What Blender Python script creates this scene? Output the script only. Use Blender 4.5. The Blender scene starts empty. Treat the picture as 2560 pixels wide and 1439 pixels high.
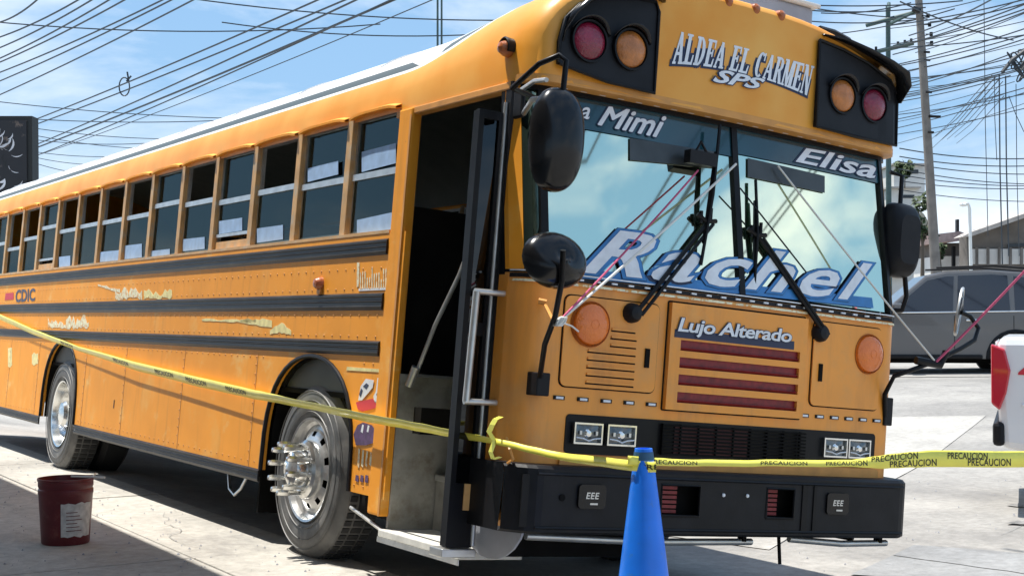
import bpy, bmesh, math, random
from math import sin, cos, pi, radians, sqrt, tan, atan2
from mathutils import Vector, Matrix, noise
random.seed(7)
SC = bpy.context.scene
C = SC.collection

# ------------------------------------------------------------------ camera, light
WB = Matrix(((0.995850393, 0.0, 0.0910054670), (-0.000120287178, 0.999999126, 0.00131627294), (-0.0910053875, -0.00132175772, 0.995849523)))  # bus frame -> world (bus leans to its left)
FOC = 3544.417                       # focal length in pixels of the 2560 px wide photograph
RB = Matrix(((0.84537222, -0.52866393, 0.07655239), (0.10071536, 0.01700504, -0.99476995), (0.52459721, 0.84866087, 0.06762016)))   # bus frame -> camera (right, down, forward)
CB = Vector((-4.61178421, -5.38372692, 1.08823353))
CW = WB @ CB
RC = RB @ WB.transposed()            # world -> camera
cam = bpy.data.cameras.new('camera'); camo = bpy.data.objects.new('camera', cam); C.objects.link(camo)
rt, dn, fw = Vector(RC[0]), Vector(RC[1]), Vector(RC[2])
m = Matrix((rt, -dn, -fw)).transposed()
camo.matrix_world = Matrix.Translation(CW) @ m.to_4x4()
cam.sensor_width = 36; cam.lens = 36*FOC/2560; cam.clip_start = .05; cam.clip_end = 3000
SC.camera = camo
SC.view_settings.view_transform = 'Standard'; SC.view_settings.look = 'None'
SC.view_settings.gamma = 1; SC.view_settings.use_curve_mapping = False
SC.view_settings.exposure = 0.55
SUN = Vector((-.135, .27, .93)).normalized()
sl = bpy.data.lights.new('sun', 'SUN'); sl.energy = 5.0; sl.angle = radians(.5); sl.color = (1, .955, .88)
so = bpy.data.objects.new('sun', sl); C.objects.link(so); so.rotation_euler = SUN.to_track_quat('Z', 'Y').to_euler(); so.location = (0, 0, 30)
wd = bpy.data.worlds.new('World'); SC.world = wd; wd.use_nodes = True
nt = wd.node_tree; nt.nodes.clear()
def N(t, typ, **k):
    n = t.nodes.new(typ)
    for a, b in k.items(): setattr(n, a, b)
    return n
sky = N(nt, 'ShaderNodeTexSky', sky_type='NISHITA', sun_disc=False, sun_elevation=math.asin(SUN.z), sun_rotation=atan2(SUN.x, SUN.y), air_density=1.0, dust_density=.6, ozone_density=1.3)
bg = N(nt, 'ShaderNodeBackground'); bg.inputs['Strength'].default_value = .10
out = N(nt, 'ShaderNodeOutputWorld')
tc = N(nt, 'ShaderNodeTexCoord'); mp = N(nt, 'ShaderNodeMapping'); mp.inputs['Scale'].default_value = (1, 1, 3.2); mp.inputs['Location'].default_value = (.10, .62, .12)
n1 = N(nt, 'ShaderNodeTexNoise'); n1.inputs['Scale'].default_value = 2.6; n1.inputs['Detail'].default_value = 9; n1.inputs['Roughness'].default_value = .58; n1.inputs['Distortion'].default_value = .25
rp = N(nt, 'ShaderNodeValToRGB'); rp.color_ramp.elements[0].position = .47; rp.color_ramp.elements[1].position = .72
rp.color_ramp.elements[0].color = (0, 0, 0, 1); rp.color_ramp.elements[1].color = (1, 1, 1, 1)
mx = N(nt, 'ShaderNodeMix', data_type='RGBA'); mx.inputs['B'].default_value = (8.6, 8.9, 9.2, 1)
hz = N(nt, 'ShaderNodeMix', data_type='RGBA'); hz.inputs['Factor'].default_value = .70; hz.inputs['B'].default_value = (1.55, 3.45, 6.3, 1)
L = nt.links.new
L(tc.outputs['Generated'], mp.inputs['Vector']); L(mp.outputs[0], n1.inputs['Vector']); L(n1.outputs['Fac'], rp.inputs[0])
sz = N(nt, 'ShaderNodeSeparateXYZ'); L(tc.outputs['Generated'], sz.inputs[0])
mrz = N(nt, 'ShaderNodeMapRange'); mrz.inputs['From Min'].default_value = .0; mrz.inputs['From Max'].default_value = .75; mrz.inputs['To Min'].default_value = .28; mrz.inputs['To Max'].default_value = 0.; L(sz.outputs[2], mrz.inputs['Value'])
pale = N(nt, 'ShaderNodeMix', data_type='RGBA'); pale.inputs['B'].default_value = (4.2, 6.0, 7.2, 1); L(mrz.outputs[0], pale.inputs['Factor'])
L(sky.outputs[0], hz.inputs['A']); L(hz.outputs['Result'], pale.inputs['A']); L(pale.outputs['Result'], mx.inputs['A']); L(rp.outputs[0], mx.inputs['Factor']); L(mx.outputs['Result'], bg.inputs[0]); L(bg.outputs[0], out.inputs[0])

# ------------------------------------------------------------------ materials
def mat(name, col, rough=.5, metal=0., var=0., vscale=6., bump=0., bscale=40., coat=0., spec=.5, dirt=None, dscale=3., dlo=.5, dhi=.7, stretch=(1, 1, 1)):
    m = bpy.data.materials.new(name); m.use_nodes = True
    t = m.node_tree; b = t.nodes['Principled BSDF']
    b.inputs['Roughness'].default_value = rough; b.inputs['Metallic'].default_value = metal
    b.inputs['Coat Weight'].default_value = coat; b.inputs['Specular IOR Level'].default_value = spec
    c = (*col, 1); b.inputs['Base Color'].default_value = c
    tc = N(t, 'ShaderNodeTexCoord'); mp = N(t, 'ShaderNodeMapping'); mp.inputs['Scale'].default_value = stretch
    t.links.new(tc.outputs['Object'], mp.inputs[0])
    cur = None
    if var:
        n = N(t, 'ShaderNodeTexNoise'); n.inputs['Scale'].default_value = vscale; n.inputs['Detail'].default_value = 6
        t.links.new(mp.outputs[0], n.inputs['Vector'])
        r = N(t, 'ShaderNodeValToRGB'); r.color_ramp.elements[0].position = .3; r.color_ramp.elements[1].position = .7
        r.color_ramp.elements[0].color = (*[x*(1-var) for x in col], 1); r.color_ramp.elements[1].color = (*[min(1, x*(1+var)) for x in col], 1)
        t.links.new(n.outputs['Fac'], r.inputs[0]); cur = r.outputs[0]
    if dirt:
        n = N(t, 'ShaderNodeTexNoise'); n.inputs['Scale'].default_value = dscale; n.inputs['Detail'].default_value = 10; n.inputs['Roughness'].default_value = .65
        t.links.new(mp.outputs[0], n.inputs['Vector'])
        r = N(t, 'ShaderNodeValToRGB'); r.color_ramp.elements[0].position = dlo; r.color_ramp.elements[1].position = dhi
        r.color_ramp.elements[0].color = (0, 0, 0, 1); r.color_ramp.elements[1].color = (1, 1, 1, 1)
        x = N(t, 'ShaderNodeMix', data_type='RGBA'); x.inputs['B'].default_value = (*dirt, 1)
        if cur: t.links.new(cur, x.inputs['A'])
        else: x.inputs['A'].default_value = c
        t.links.new(n.outputs['Fac'], r.inputs[0]); t.links.new(r.outputs[0], x.inputs['Factor']); cur = x.outputs['Result']
    if cur: t.links.new(cur, b.inputs['Base Color'])
    if bump:
        n = N(t, 'ShaderNodeTexNoise'); n.inputs['Scale'].default_value = bscale; n.inputs['Detail'].default_value = 5
        t.links.new(tc.outputs['Object'], n.inputs['Vector'])
        bp = N(t, 'ShaderNodeBump'); bp.inputs['Strength'].default_value = bump; bp.inputs['Distance'].default_value = .02
        t.links.new(n.outputs['Fac'], bp.inputs['Height']); t.links.new(bp.outputs[0], b.inputs['Normal'])
    return m
def glass(name, tint, gcol, base, edge, rough=.02):
    m = bpy.data.materials.new(name); m.use_nodes = True; t = m.node_tree; t.nodes.clear()
    o = N(t, 'ShaderNodeOutputMaterial'); tr = N(t, 'ShaderNodeBsdfTransparent'); tr.inputs[0].default_value = (*tint, 1)
    g = N(t, 'ShaderNodeBsdfGlossy'); g.inputs['Color'].default_value = (*gcol, 1); g.inputs['Roughness'].default_value = rough
    lw = N(t, 'ShaderNodeLayerWeight'); lw.inputs[0].default_value = .35
    mr = N(t, 'ShaderNodeMapRange'); mr.inputs['To Min'].default_value = base; mr.inputs['To Max'].default_value = edge
    mx = N(t, 'ShaderNodeMixShader')
    t.links.new(lw.outputs['Facing'], mr.inputs['Value']); t.links.new(mr.outputs[0], mx.inputs[0]); t.links.new(tr.outputs[0], mx.inputs[1]); t.links.new(g.outputs[0], mx.inputs[2]); t.links.new(mx.outputs[0], o.inputs[0])
    return m
OR = (.93, .36, .026)
M = {}
M['orange'] = mat('orange paint', OR, .55, var=.08, vscale=2.2, spec=.3, dirt=(.90, .50, .12), dscale=2.6, dlo=.55, dhi=.85, bump=.22, bscale=2.2)
def streaks(m, col, sc, lo, hi, amt):
    t = m.node_tree; b = t.nodes['Principled BSDF']; src = b.inputs['Base Color'].links[0].from_socket
    tc = N(t, 'ShaderNodeTexCoord'); mp = N(t, 'ShaderNodeMapping'); mp.inputs['Scale'].default_value = sc; n = N(t, 'ShaderNodeTexNoise'); n.inputs['Scale'].default_value = 1; n.inputs['Detail'].default_value = 8; n.inputs['Roughness'].default_value = .62
    r = N(t, 'ShaderNodeValToRGB'); r.color_ramp.elements[0].position = lo; r.color_ramp.elements[1].position = hi; r.color_ramp.elements[0].color = (0, 0, 0, 1); r.color_ramp.elements[1].color = (amt, amt, amt, 1)
    x = N(t, 'ShaderNodeMix', data_type='RGBA'); x.inputs['B'].default_value = (*col, 1)
    for a_, b_ in ((tc.outputs['Object'], mp.inputs[0]), (mp.outputs[0], n.inputs['Vector']), (n.outputs['Fac'], r.inputs[0]), (r.outputs[0], x.inputs['Factor']), (src, x.inputs['A']), (x.outputs['Result'], b.inputs['Base Color'])): t.links.new(a_, b_)
streaks(M['orange'], (.60, .24, .03), (9, 9, .9), .55, .72, .5); streaks(M['orange'], (.90, .62, .22), (3, 3, 5), .60, .74, .6); streaks(M['orange'], (.18, .10, .05), (26, 26, 14), .68, .76, .6)
M['orange_front'] = mat('orange front paint', (.91, .345, .045), .42, var=.07, vscale=2.0, coat=.12, dirt=(.72, .33, .09), dscale=3, dlo=.5, dhi=.75)
streaks(M['orange_front'], (.50, .19, .04), (7, 7, 1.0), .52, .72, .5); streaks(M['orange_front'], (.80, .46, .16), (2.5, 2.5, 4), .58, .74, .45)
M['orange_trim'] = mat('worn orange trim', (.66, .30, .07), .5, var=.15, vscale=9)
M['post'] = mat('window post paint', (.62, .36, .14), .5, var=.2, vscale=8, dirt=(.5, .42, .3), dscale=9)
M['yellow_worn'] = mat('faded yellow decal', (.86, .74, .32), .5, var=.2, vscale=20)
M['cream'] = mat('cream peeling decal', (.86, .80, .55), .5, var=.2, vscale=30, dirt=(.75, .36, .08), dscale=25, dlo=.52, dhi=.6)
M['black'] = mat('black paint', (.008, .008, .009), .4, spec=.2, var=.3, vscale=6)
M['rail'] = mat('black rub rail', (.012, .012, .013), .4, var=.4, vscale=4, stretch=(1, .4, 1), spec=.3, dirt=(.05, .048, .042), dscale=8, dlo=.5, dhi=.75)
M['blacksatin'] = mat('black satin', (.010, .010, .012), .5, var=.3, vscale=9, bump=.04, spec=.25)
M['gloss_black'] = mat('black mirror shell', (.006, .006, .007), .22, spec=.3, coat=.12)
M['rubber'] = mat('tyre rubber', (.10, .10, .098), .55, var=.35, vscale=7, dirt=(.20, .19, .175), dscale=5, dlo=.45, dhi=.75, bump=.06)
M['tread'] = mat('tyre tread', (.03, .03, .03), .8, bump=.15, bscale=60)
M['chrome'] = mat('chrome', (.80, .80, .78), .20, 1., dirt=(.35, .34, .32), dscale=12, dlo=.55, dhi=.75)
M['alu'] = mat('aluminium', (.62, .62, .60), .38, .85, var=.15, vscale=10)
M['rimpaint'] = mat('polished rim', (.66, .66, .65), .28, .8, var=.15, vscale=12, dirt=(.3, .29, .27), dscale=9, dlo=.5, dhi=.75)
M['greyplate'] = mat('grey plate', (.32, .33, .37), .55, var=.15, vscale=7)
M['step'] = mat('grey step steel', (.42, .41, .37), .5, .4, var=.2, vscale=9, dirt=(.28, .25, .20), dscale=8)
M['steptop'] = mat('bare step tread', (.72, .71, .66), .5, .2, var=.12, vscale=14)
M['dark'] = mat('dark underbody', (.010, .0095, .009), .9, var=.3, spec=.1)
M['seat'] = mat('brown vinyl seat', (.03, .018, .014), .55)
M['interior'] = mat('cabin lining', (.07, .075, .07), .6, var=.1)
M['red_slot'] = mat('red slot', (.22, .012, .018), .45, var=.3, vscale=30)
M['red_lens'] = mat('red lens', (.38, .006, .032), .22, coat=.6, bump=.3, bscale=90)
M['amber_lens'] = mat('amber lens', (.88, .20, .016), .25, coat=.6, bump=.3, bscale=90)
M['red_warn'] = mat('dull red warning lens', (.22, .006, .030), .25, coat=.4, bump=.35, bscale=90, var=.4, vscale=12)
M['amber_warn'] = mat('dull amber warning lens', (.52, .17, .03), .28, coat=.4, bump=.35, bscale=90, var=.4, vscale=12)
M['amber_dark'] = mat('amber marker', (.42, .11, .02), .35, coat=.3, bump=.2)
M['lamp'] = mat('headlamp glass', (.10, .11, .11), .12, .3, coat=1., var=.4, vscale=30)
M['white_let'] = mat('white lettering', (.80, .82, .85), .4, var=.08, vscale=20)
M['navy_let'] = mat('dark letter outline', (.015, .025, .07), .4)
M['blue_let'] = mat('blue letter outline', (.04, .20, .48), .4, var=.2, vscale=12)
M['strip_teal'] = mat('dark teal sun strip', (.012, .055, .072), .12, coat=.7, var=.3, vscale=2)
M['visor'] = mat('dark visor strip', (.05, .055, .055), .3, var=.3, vscale=6)
M['white_roof'] = mat('white roof', (.80, .80, .79), .45)
M['tape'] = mat('yellow tape film', (.92, .84, .12), .35, coat=.3, var=.08, vscale=9)
M['tapetext'] = mat('tape print', (.03, .03, .02), .5)
M['blue'] = mat('blue cone plastic', (.006, .20, .90), .42, var=.12, vscale=6, bump=.03, coat=.15, dirt=(.06, .20, .62), dscale=16, dlo=.58, dhi=.72)
M['maroon'] = mat('maroon bucket plastic', (.13, .014, .020), .42, var=.2, vscale=10, dirt=(.2, .07, .06), dscale=14, dlo=.58, dhi=.75)
M['paper'] = mat('paper label', (.55, .53, .50), .7, var=.2, vscale=30)
M['bluepaper'] = mat('pale blue notice', (.34, .50, .74), .6, var=.12, vscale=14)
M['rope'] = mat('white rope', (.78, .76, .70), .8, bump=.3, bscale=300)
M['rope_red'] = mat('pink rope', (.62, .10, .20), .7, bump=.3, bscale=300)
M['cable'] = mat('black cable', (.035, .045, .055), .6)
M['concrete_pole'] = mat('weathered concrete pole', (.20, .18, .16), .85, var=.25, vscale=3, bump=.1)
M['pole_green'] = mat('dark green steel pole', (.05, .09, .085), .6, var=.2)
M['lamp_white'] = mat('white painted steel', (.78, .78, .74), .4)
M['w_glass'] = glass('window glass', (.42, .47, .45), (.6, .68, .66), .02, .20)
M['ws_glass'] = glass('reflective windshield', (.30, .58, .52), (.94, 1.0, .77), .88, .97, .03)
M['ws_dark'] = glass('corner pane', (.18, .28, .22), (.35, .5, .42), .30, .9)
M['door_glass'] = glass('door glass', (.06, .07, .08), (.8, .85, .9), .03, .25)
M['suv'] = mat('grey car paint', (.135, .126, .120), .3, .5, coat=.6)
M['w_dark'] = glass('tinted left glass', (.05, .055, .055), (.6, .7, .7), .03, .3)
M['carglass'] = mat('dark car glass', (.010, .012, .020), .06, coat=.8)
M['white_car'] = mat('white car paint', (.82, .83, .84), .3, coat=.6)
M['tail_red'] = mat('red tail lens', (.55, .01, .03), .15, coat=.8)
M['red_print'] = mat('red decal', (.60, .03, .05), .5)
M['purple'] = mat('purple decal', (.10, .05, .13), .5, var=.4, vscale=40)
M['leaf'] = mat('foliage', (.055, .085, .030), .7, var=.5, vscale=3)
M['bark'] = mat('bark', (.10, .08, .06), .9)
M['plaster'] = mat('pale plaster', (.66, .64, .60), .85, var=.15, vscale=.8)
M['plaster2'] = mat('grey brown wall', (.13, .115, .10), .9, var=.25, vscale=1.2, dirt=(.20, .18, .165), dscale=.9)
M['winhole'] = mat('dark window', (.02, .025, .03), .25)
M['roofsheet'] = mat('corrugated roof', (.42, .38, .34), .6, var=.2, vscale=2)
M['canopy'] = mat('canopy underside', (.50, .49, .47), .8)
M['billdark'] = mat('billboard backing', (.012, .014, .014), .6)
M['billtan'] = mat('billboard tan print', (.20, .15, .12), .6, var=.4, vscale=1.2, dirt=(.015, .016, .02), dscale=1.1, dlo=.42, dhi=.46)
M['billwhite'] = mat('billboard grey print', (.62, .63, .66), .6, var=.3, vscale=2)

def concrete(name, a, b, dirt, joints=None, stain=False):
    m = bpy.data.materials.new(name); m.use_nodes = True; t = m.node_tree; bs = t.nodes['Principled BSDF']; bs.inputs['Roughness'].default_value = .88
    tc = N(t, 'ShaderNodeTexCoord'); Lk = t.links.new
    n1 = N(t, 'ShaderNodeTexNoise'); n1.inputs['Scale'].default_value = .55; n1.inputs['Detail'].default_value = 9; n1.inputs['Roughness'].default_value = .6
    r1 = N(t, 'ShaderNodeValToRGB'); r1.color_ramp.elements[0].color = (*a, 1); r1.color_ramp.elements[1].color = (*b, 1); r1.color_ramp.elements[0].position = .36; r1.color_ramp.elements[1].position = .64
    n2 = N(t, 'ShaderNodeTexNoise'); n2.inputs['Scale'].default_value = 14; n2.inputs['Detail'].default_value = 9; n2.inputs['Roughness'].default_value = .75
    r2 = N(t, 'ShaderNodeValToRGB'); r2.color_ramp.elements[0].position = .30; r2.color_ramp.elements[1].position = .72; r2.color_ramp.elements[0].color = (.72, .71, .69, 1); r2.color_ramp.elements[1].color = (1.18, 1.17, 1.15, 1)
    mu = N(t, 'ShaderNodeMix', data_type='RGBA', blend_type='MULTIPLY'); mu.inputs['Factor'].default_value = 1
    Lk(tc.outputs['Object'], n1.inputs['Vector']); Lk(tc.outputs['Object'], n2.inputs['Vector']); Lk(n1.outputs['Fac'], r1.inputs[0]); Lk(n2.outputs['Fac'], r2.inputs[0])
    Lk(r1.outputs[0], mu.inputs['A']); Lk(r2.outputs[0], mu.inputs['B']); cur = mu.outputs['Result']
    n3 = N(t, 'ShaderNodeTexNoise'); n3.inputs['Scale'].default_value = 1.7; n3.inputs['Detail'].default_value = 11; n3.inputs['Roughness'].default_value = .7
    mp = N(t, 'ShaderNodeMapping'); mp.inputs['Scale'].default_value = (1, .35, 1); Lk(tc.outputs['Object'], mp.inputs[0]); Lk(mp.outputs[0], n3.inputs['Vector'])
    r3 = N(t, 'ShaderNodeValToRGB'); r3.color_ramp.elements[0].position = .56; r3.color_ramp.elements[1].position = .70; r3.color_ramp.elements[0].color = (0, 0, 0, 1); r3.color_ramp.elements[1].color = (.75, .75, .75, 1)
    md = N(t, 'ShaderNodeMix', data_type='RGBA'); md.inputs['B'].default_value = (*dirt, 1); Lk(n3.outputs['Fac'], r3.inputs[0]); Lk(r3.outputs[0], md.inputs['Factor']); Lk(cur, md.inputs['A']); cur = md.outputs['Result']
    Lk(cur, bs.inputs['Base Color'])
    bp = N(t, 'ShaderNodeBump'); bp.inputs['Strength'].default_value = .35; bp.inputs['Distance'].default_value = .01; Lk(n2.outputs['Fac'], bp.inputs['Height']); Lk(bp.outputs[0], bs.inputs['Normal'])
    return m
M['road'] = concrete('road concrete', (.235, .228, .218), (.37, .357, .335), (.165, .16, .155))
M['slab'] = concrete('slab concrete', (.34, .325, .298), (.52, .50, .455), (.20, .19, .178))
M['whiteroad'] = concrete('bleached concrete', (.33, .32, .30), (.50, .485, .455), (.24, .235, .22))
M['darkroad'] = concrete('oily patch concrete', (.20, .205, .21), (.32, .325, .33), (.15, .15, .15))

def cap_mat():
    # factory livery: orange below a sweeping line, white roof above it, a dark stripe along the line
    m = bpy.data.materials.new('two tone roof paint'); m.use_nodes = True; t = m.node_tree; bs = t.nodes['Principled BSDF']; bs.inputs['Roughness'].default_value = .42
    tc = N(t, 'ShaderNodeTexCoord'); sp = N(t, 'ShaderNodeSeparateXYZ'); Lk = t.links.new; Lk(tc.outputs['Object'], sp.inputs[0])
    def Mt(op, a, b=None, c=None):
        n = N(t, 'ShaderNodeMath', operation=op)
        for i, v in enumerate((a, b, c)):
            if v is None: continue
            if isinstance(v, (int, float)): n.inputs[i].default_value = v
            else: Lk(v, n.inputs[i])
        return n.outputs[0]
    Y, Z = sp.outputs[1], sp.outputs[2]
    d = Mt('MAXIMUM', Mt('SUBTRACT', 1.45, Y), 0)
    d2 = Mt('MULTIPLY', Mt('MULTIPLY', d, d), .30)
    zb = Mt('ADD', d2, 2.725)
    rel = Mt('SUBTRACT', Z, zb)
    white = Mt('GREATER_THAN', rel, 0)
    s1 = Mt('MULTIPLY', Mt('GREATER_THAN', rel, .02), Mt('LESS_THAN', rel, .075))
    e1 = Mt('GREATER_THAN', Mt('SUBTRACT', Y, Mt('MULTIPLY', rel, 3.)), 1.25)
    s2 = Mt('MULTIPLY', Mt('GREATER_THAN', rel, .03), Mt('LESS_THAN', rel, .10))
    e2 = Mt('MULTIPLY', Mt('LESS_THAN', Y, 1.12), Mt('GREATER_THAN', Y, .45))
    st = Mt('MAXIMUM', Mt('MULTIPLY', s1, e1), Mt('MULTIPLY', s2, e2))
    nz = N(t, 'ShaderNodeTexNoise'); nz.inputs['Scale'].default_value = 3; nz.inputs['Detail'].default_value = 6; Lk(tc.outputs['Object'], nz.inputs['Vector'])
    rr = N(t, 'ShaderNodeValToRGB'); rr.color_ramp.elements[0].color = (*[x*.9 for x in OR], 1); rr.color_ramp.elements[1].color = (.90, .45, .08, 1); rr.color_ramp.elements[0].position = .35; rr.color_ramp.elements[1].position = .75; Lk(nz.outputs['Fac'], rr.inputs[0])
    a = N(t, 'ShaderNodeMix', data_type='RGBA'); a.inputs['B'].default_value = (.80, .80, .79, 1); Lk(white, a.inputs['Factor']); Lk(rr.outputs[0], a.inputs['A'])
    b = N(t, 'ShaderNodeMix', data_type='RGBA'); b.inputs['B'].default_value = (.07, .085, .08, 1); Lk(st, b.inputs['Factor']); Lk(a.outputs['Result'], b.inputs['A'])
    Lk(b.outputs['Result'], bs.inputs['Base Color'])
    return m
M['livery'] = cap_mat()

# ------------------------------------------------------------------ mesh helpers
class MB:
    def __init__(s): s.v = []; s.f = []
    def add(s, vs, fs):
        o = len(s.v); s.v += [tuple(v) for v in vs]; s.f += [tuple(i+o for i in f) for f in fs]; return s
    def box(s, x0, x1, y0, y1, z0, z1):
        vs = [(x, y, z) for x in (x0, x1) for y in (y0, y1) for z in (z0, z1)]
        return s.add(vs, [(0, 1, 3, 2), (4, 6, 7, 5), (0, 4, 5, 1), (2, 3, 7, 6), (0, 2, 6, 4), (1, 5, 7, 3)])
    def obox(s, a, b, w, h, up=(0, 0, 1)):     # box along a->b with width w and height h
        a, b = Vector(a), Vector(b); d = (b-a).normalized(); u = Vector(up); sx = d.cross(u)
        if sx.length < 1e-4: sx = d.cross(Vector((1, 0, 0)))
        sx.normalize(); u = sx.cross(d)
        vs = [p+sx*i*w/2+u*j*h/2 for p in (a, b) for i in (-1, 1) for j in (-1, 1)]
        return s.add(vs, [(0, 1, 3, 2), (4, 6, 7, 5), (0, 4, 5, 1), (2, 3, 7, 6), (0, 2, 6, 4), (1, 5, 7, 3)])
    def tube(s, pts, r, n=8, cap=True):
        pts = [Vector(p) for p in pts]; k = len(pts)
        rs = r if isinstance(r, (list, tuple)) else [r]*k
        d0 = (pts[1]-pts[0]).normalized(); u = d0.orthogonal().normalized(); vs = []; fs = []
        for i, p in enumerate(pts):
            d = (pts[min(i+1, k-1)]-pts[max(i-1, 0)]).normalized()
            u = (u-d*u.dot(d)).normalized(); w = d.cross(u)
            vs += [p+(u*cos(2*pi*j/n)+w*sin(2*pi*j/n))*rs[i] for j in range(n)]
        for i in range(k-1):
            for j in range(n):
                fs.append((i*n+j, i*n+(j+1) % n, (i+1)*n+(j+1) % n, (i+1)*n+j))
        if cap: fs += [tuple(range(n))[::-1], tuple((k-1)*n+j for j in range(n))]
        return s.add(vs, fs)
    def lathe(s, prof, org, axis, n=32, a0=0, a1=2*pi):      # prof: (radius, distance along axis)
        org = Vector(org); ax = Vector(axis).normalized(); u = ax.orthogonal().normalized(); w = ax.cross(u); k = len(prof)
        full = abs(a1-a0-2*pi) < 1e-6; m_ = n if full else n+1
        vs = [org+ax*h+(u*cos(a0+(a1-a0)*j/n)+w*sin(a0+(a1-a0)*j/n))*r for (r, h) in prof for j in range(m_)]
        fs = []
        for i in range(k-1):
            for j in range(n):
                j2 = (j+1) % m_
                fs.append((i*m_+j, i*m_+j2, (i+1)*m_+j2, (i+1)*m_+j))
        return s.add(vs, fs)
    def prism(s, poly, fn, d0, d1):            # polygon (u,v), fn(u,v,d)->point
        k = len(poly); vs = [fn(u, v, d0) for u, v in poly]+[fn(u, v, d1) for u, v in poly]
        return s.add(vs, [tuple(range(k))[::-1], tuple(range(k, 2*k))]+[(i, (i+1) % k, k+(i+1) % k, k+i) for i in range(k)])
    def grid(s, rows, close=False):
        n = len(rows[0]); vs = [p for r in rows for p in r]; fs = []
        for i in range(len(rows)-1):
            for j in range(n-1 if not close else n):
                fs.append((i*n+j, i*n+(j+1) % n, (i+1)*n+(j+1) % n, (i+1)*n+j))
        return s.add(vs, fs)
    def build(s, name, material, parent=None, smooth=None, bevel=0, solid=0, recalc=True, kind=None):
        me = bpy.data.meshes.new(name); me.from_pydata(s.v, [], s.f); me.materials.append(M[material] if isinstance(material, str) else material)
        if recalc:
            bm = bmesh.new(); bm.from_mesh(me); bmesh.ops.recalc_face_normals(bm, faces=bm.faces); bm.to_mesh(me); bm.free()
        if smooth:
            me.shade_smooth()
            me.set_sharp_from_angle(angle=radians(smooth))
        o = bpy.data.objects.new(name, me); C.objects.link(o)
        if parent: o.parent = parent
        if bevel:
            b = o.modifiers.new('b', 'BEVEL'); b.width = bevel; b.segments = 2; b.limit_method = 'ANGLE'
        if solid:
            b = o.modifiers.new('s', 'SOLIDIFY'); b.thickness = solid; b.offset = 0
        if kind: o['kind'] = kind
        return o
def tag(o, label, cat, group=None):
    o['label'] = label; o['category'] = cat
    if group: o['group'] = group
    return o
def empty(name, loc, label, cat, rz=0, group=None, mtx=None):
    o = bpy.data.objects.new(name, None); C.objects.link(o); o.location = loc; o.rotation_euler = (0, 0, rz); o.empty_display_size = .2
    if mtx: o.matrix_world = mtx
    return tag(o, label, cat, group)
def struct(o): o['kind'] = 'structure'; return o
def dupmesh(o, parent, loc=None, name=None):
    c = o.copy(); C.objects.link(c); c.parent = parent
    if loc is not None: c.location = loc
    return c
def Pd(x, y, depth):                            # world point seen at photo pixel (x, y) at a depth in metres
    return CW + (rt*((x-1280)/FOC)+dn*((y-719.5)/FOC)+fw)*depth
def busray(x, y): return RB.transposed() @ Vector(((x-1280)/FOC, (y-719.5)/FOC, 1))
def SX(x, y, X=-1.22): d = busray(x, y); t = (X-CB.x)/d.x; return CB+d*t
def FY(x, y, Y=0.): d = busray(x, y); t = (Y-CB.y)/d.y; return CB+d*t
def toW(p): return WB @ Vector(p)
def wpx(x, y, h): d = (RC.transposed() @ Vector(((x-1280)/FOC, (y-719.5)/FOC, 1))); t = (h-CW.z)/d.z; return CW+d*t

# ------------------------------------------------------------------ text
def text_tris(s, offset=0., shear=0., spacing=1., size=1.):
    cu = bpy.data.curves.new('t', 'FONT'); cu.body = s; cu.size = size; cu.shear = shear; cu.space_character = spacing; cu.offset = offset; cu.resolution_u = 3
    o = bpy.data.objects.new('t', cu); C.objects.link(o)
    dg = bpy.context.evaluated_depsgraph_get(); me = o.evaluated_get(dg).to_mesh()
    v = [(p.co.x, p.co.y) for p in me.vertices]; f = [tuple(p.vertices) for p in me.polygons]
    o.evaluated_get(dg).to_mesh_clear(); bpy.data.objects.remove(o); bpy.data.curves.remove(cu)
    return v, f
def put_text(name, s, material, parent, fn, depth, offset=0., shear=0., spacing=1., ref=None, kind=None):
    """fn(u,v,d): u,v in 0..1 over the bounding box of the reference lettering"""
    shifts = [(0, 0)]
    if 'M' in s and offset: shifts = [(offset*cos(a*pi/4), offset*sin(a*pi/4)) for a in range(8)]; offset = 0
    v, f = text_tris(s, offset, shear, spacing)
    rv = v if ref is None else ref
    x0, x1 = min(p[0] for p in rv), max(p[0] for p in rv); y0, y1 = min(p[1] for p in rv), max(p[1] for p in rv)
    mb = MB()
    for k, (sx, sy) in enumerate(shifts): mb.add([fn((p[0]+sx-x0)/(x1-x0), (p[1]+sy-y0)/(y1-y0), depth+k*.0002) for p in v], f)
    o = mb.build(name, material, parent, recalc=False); return o, rv

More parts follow.
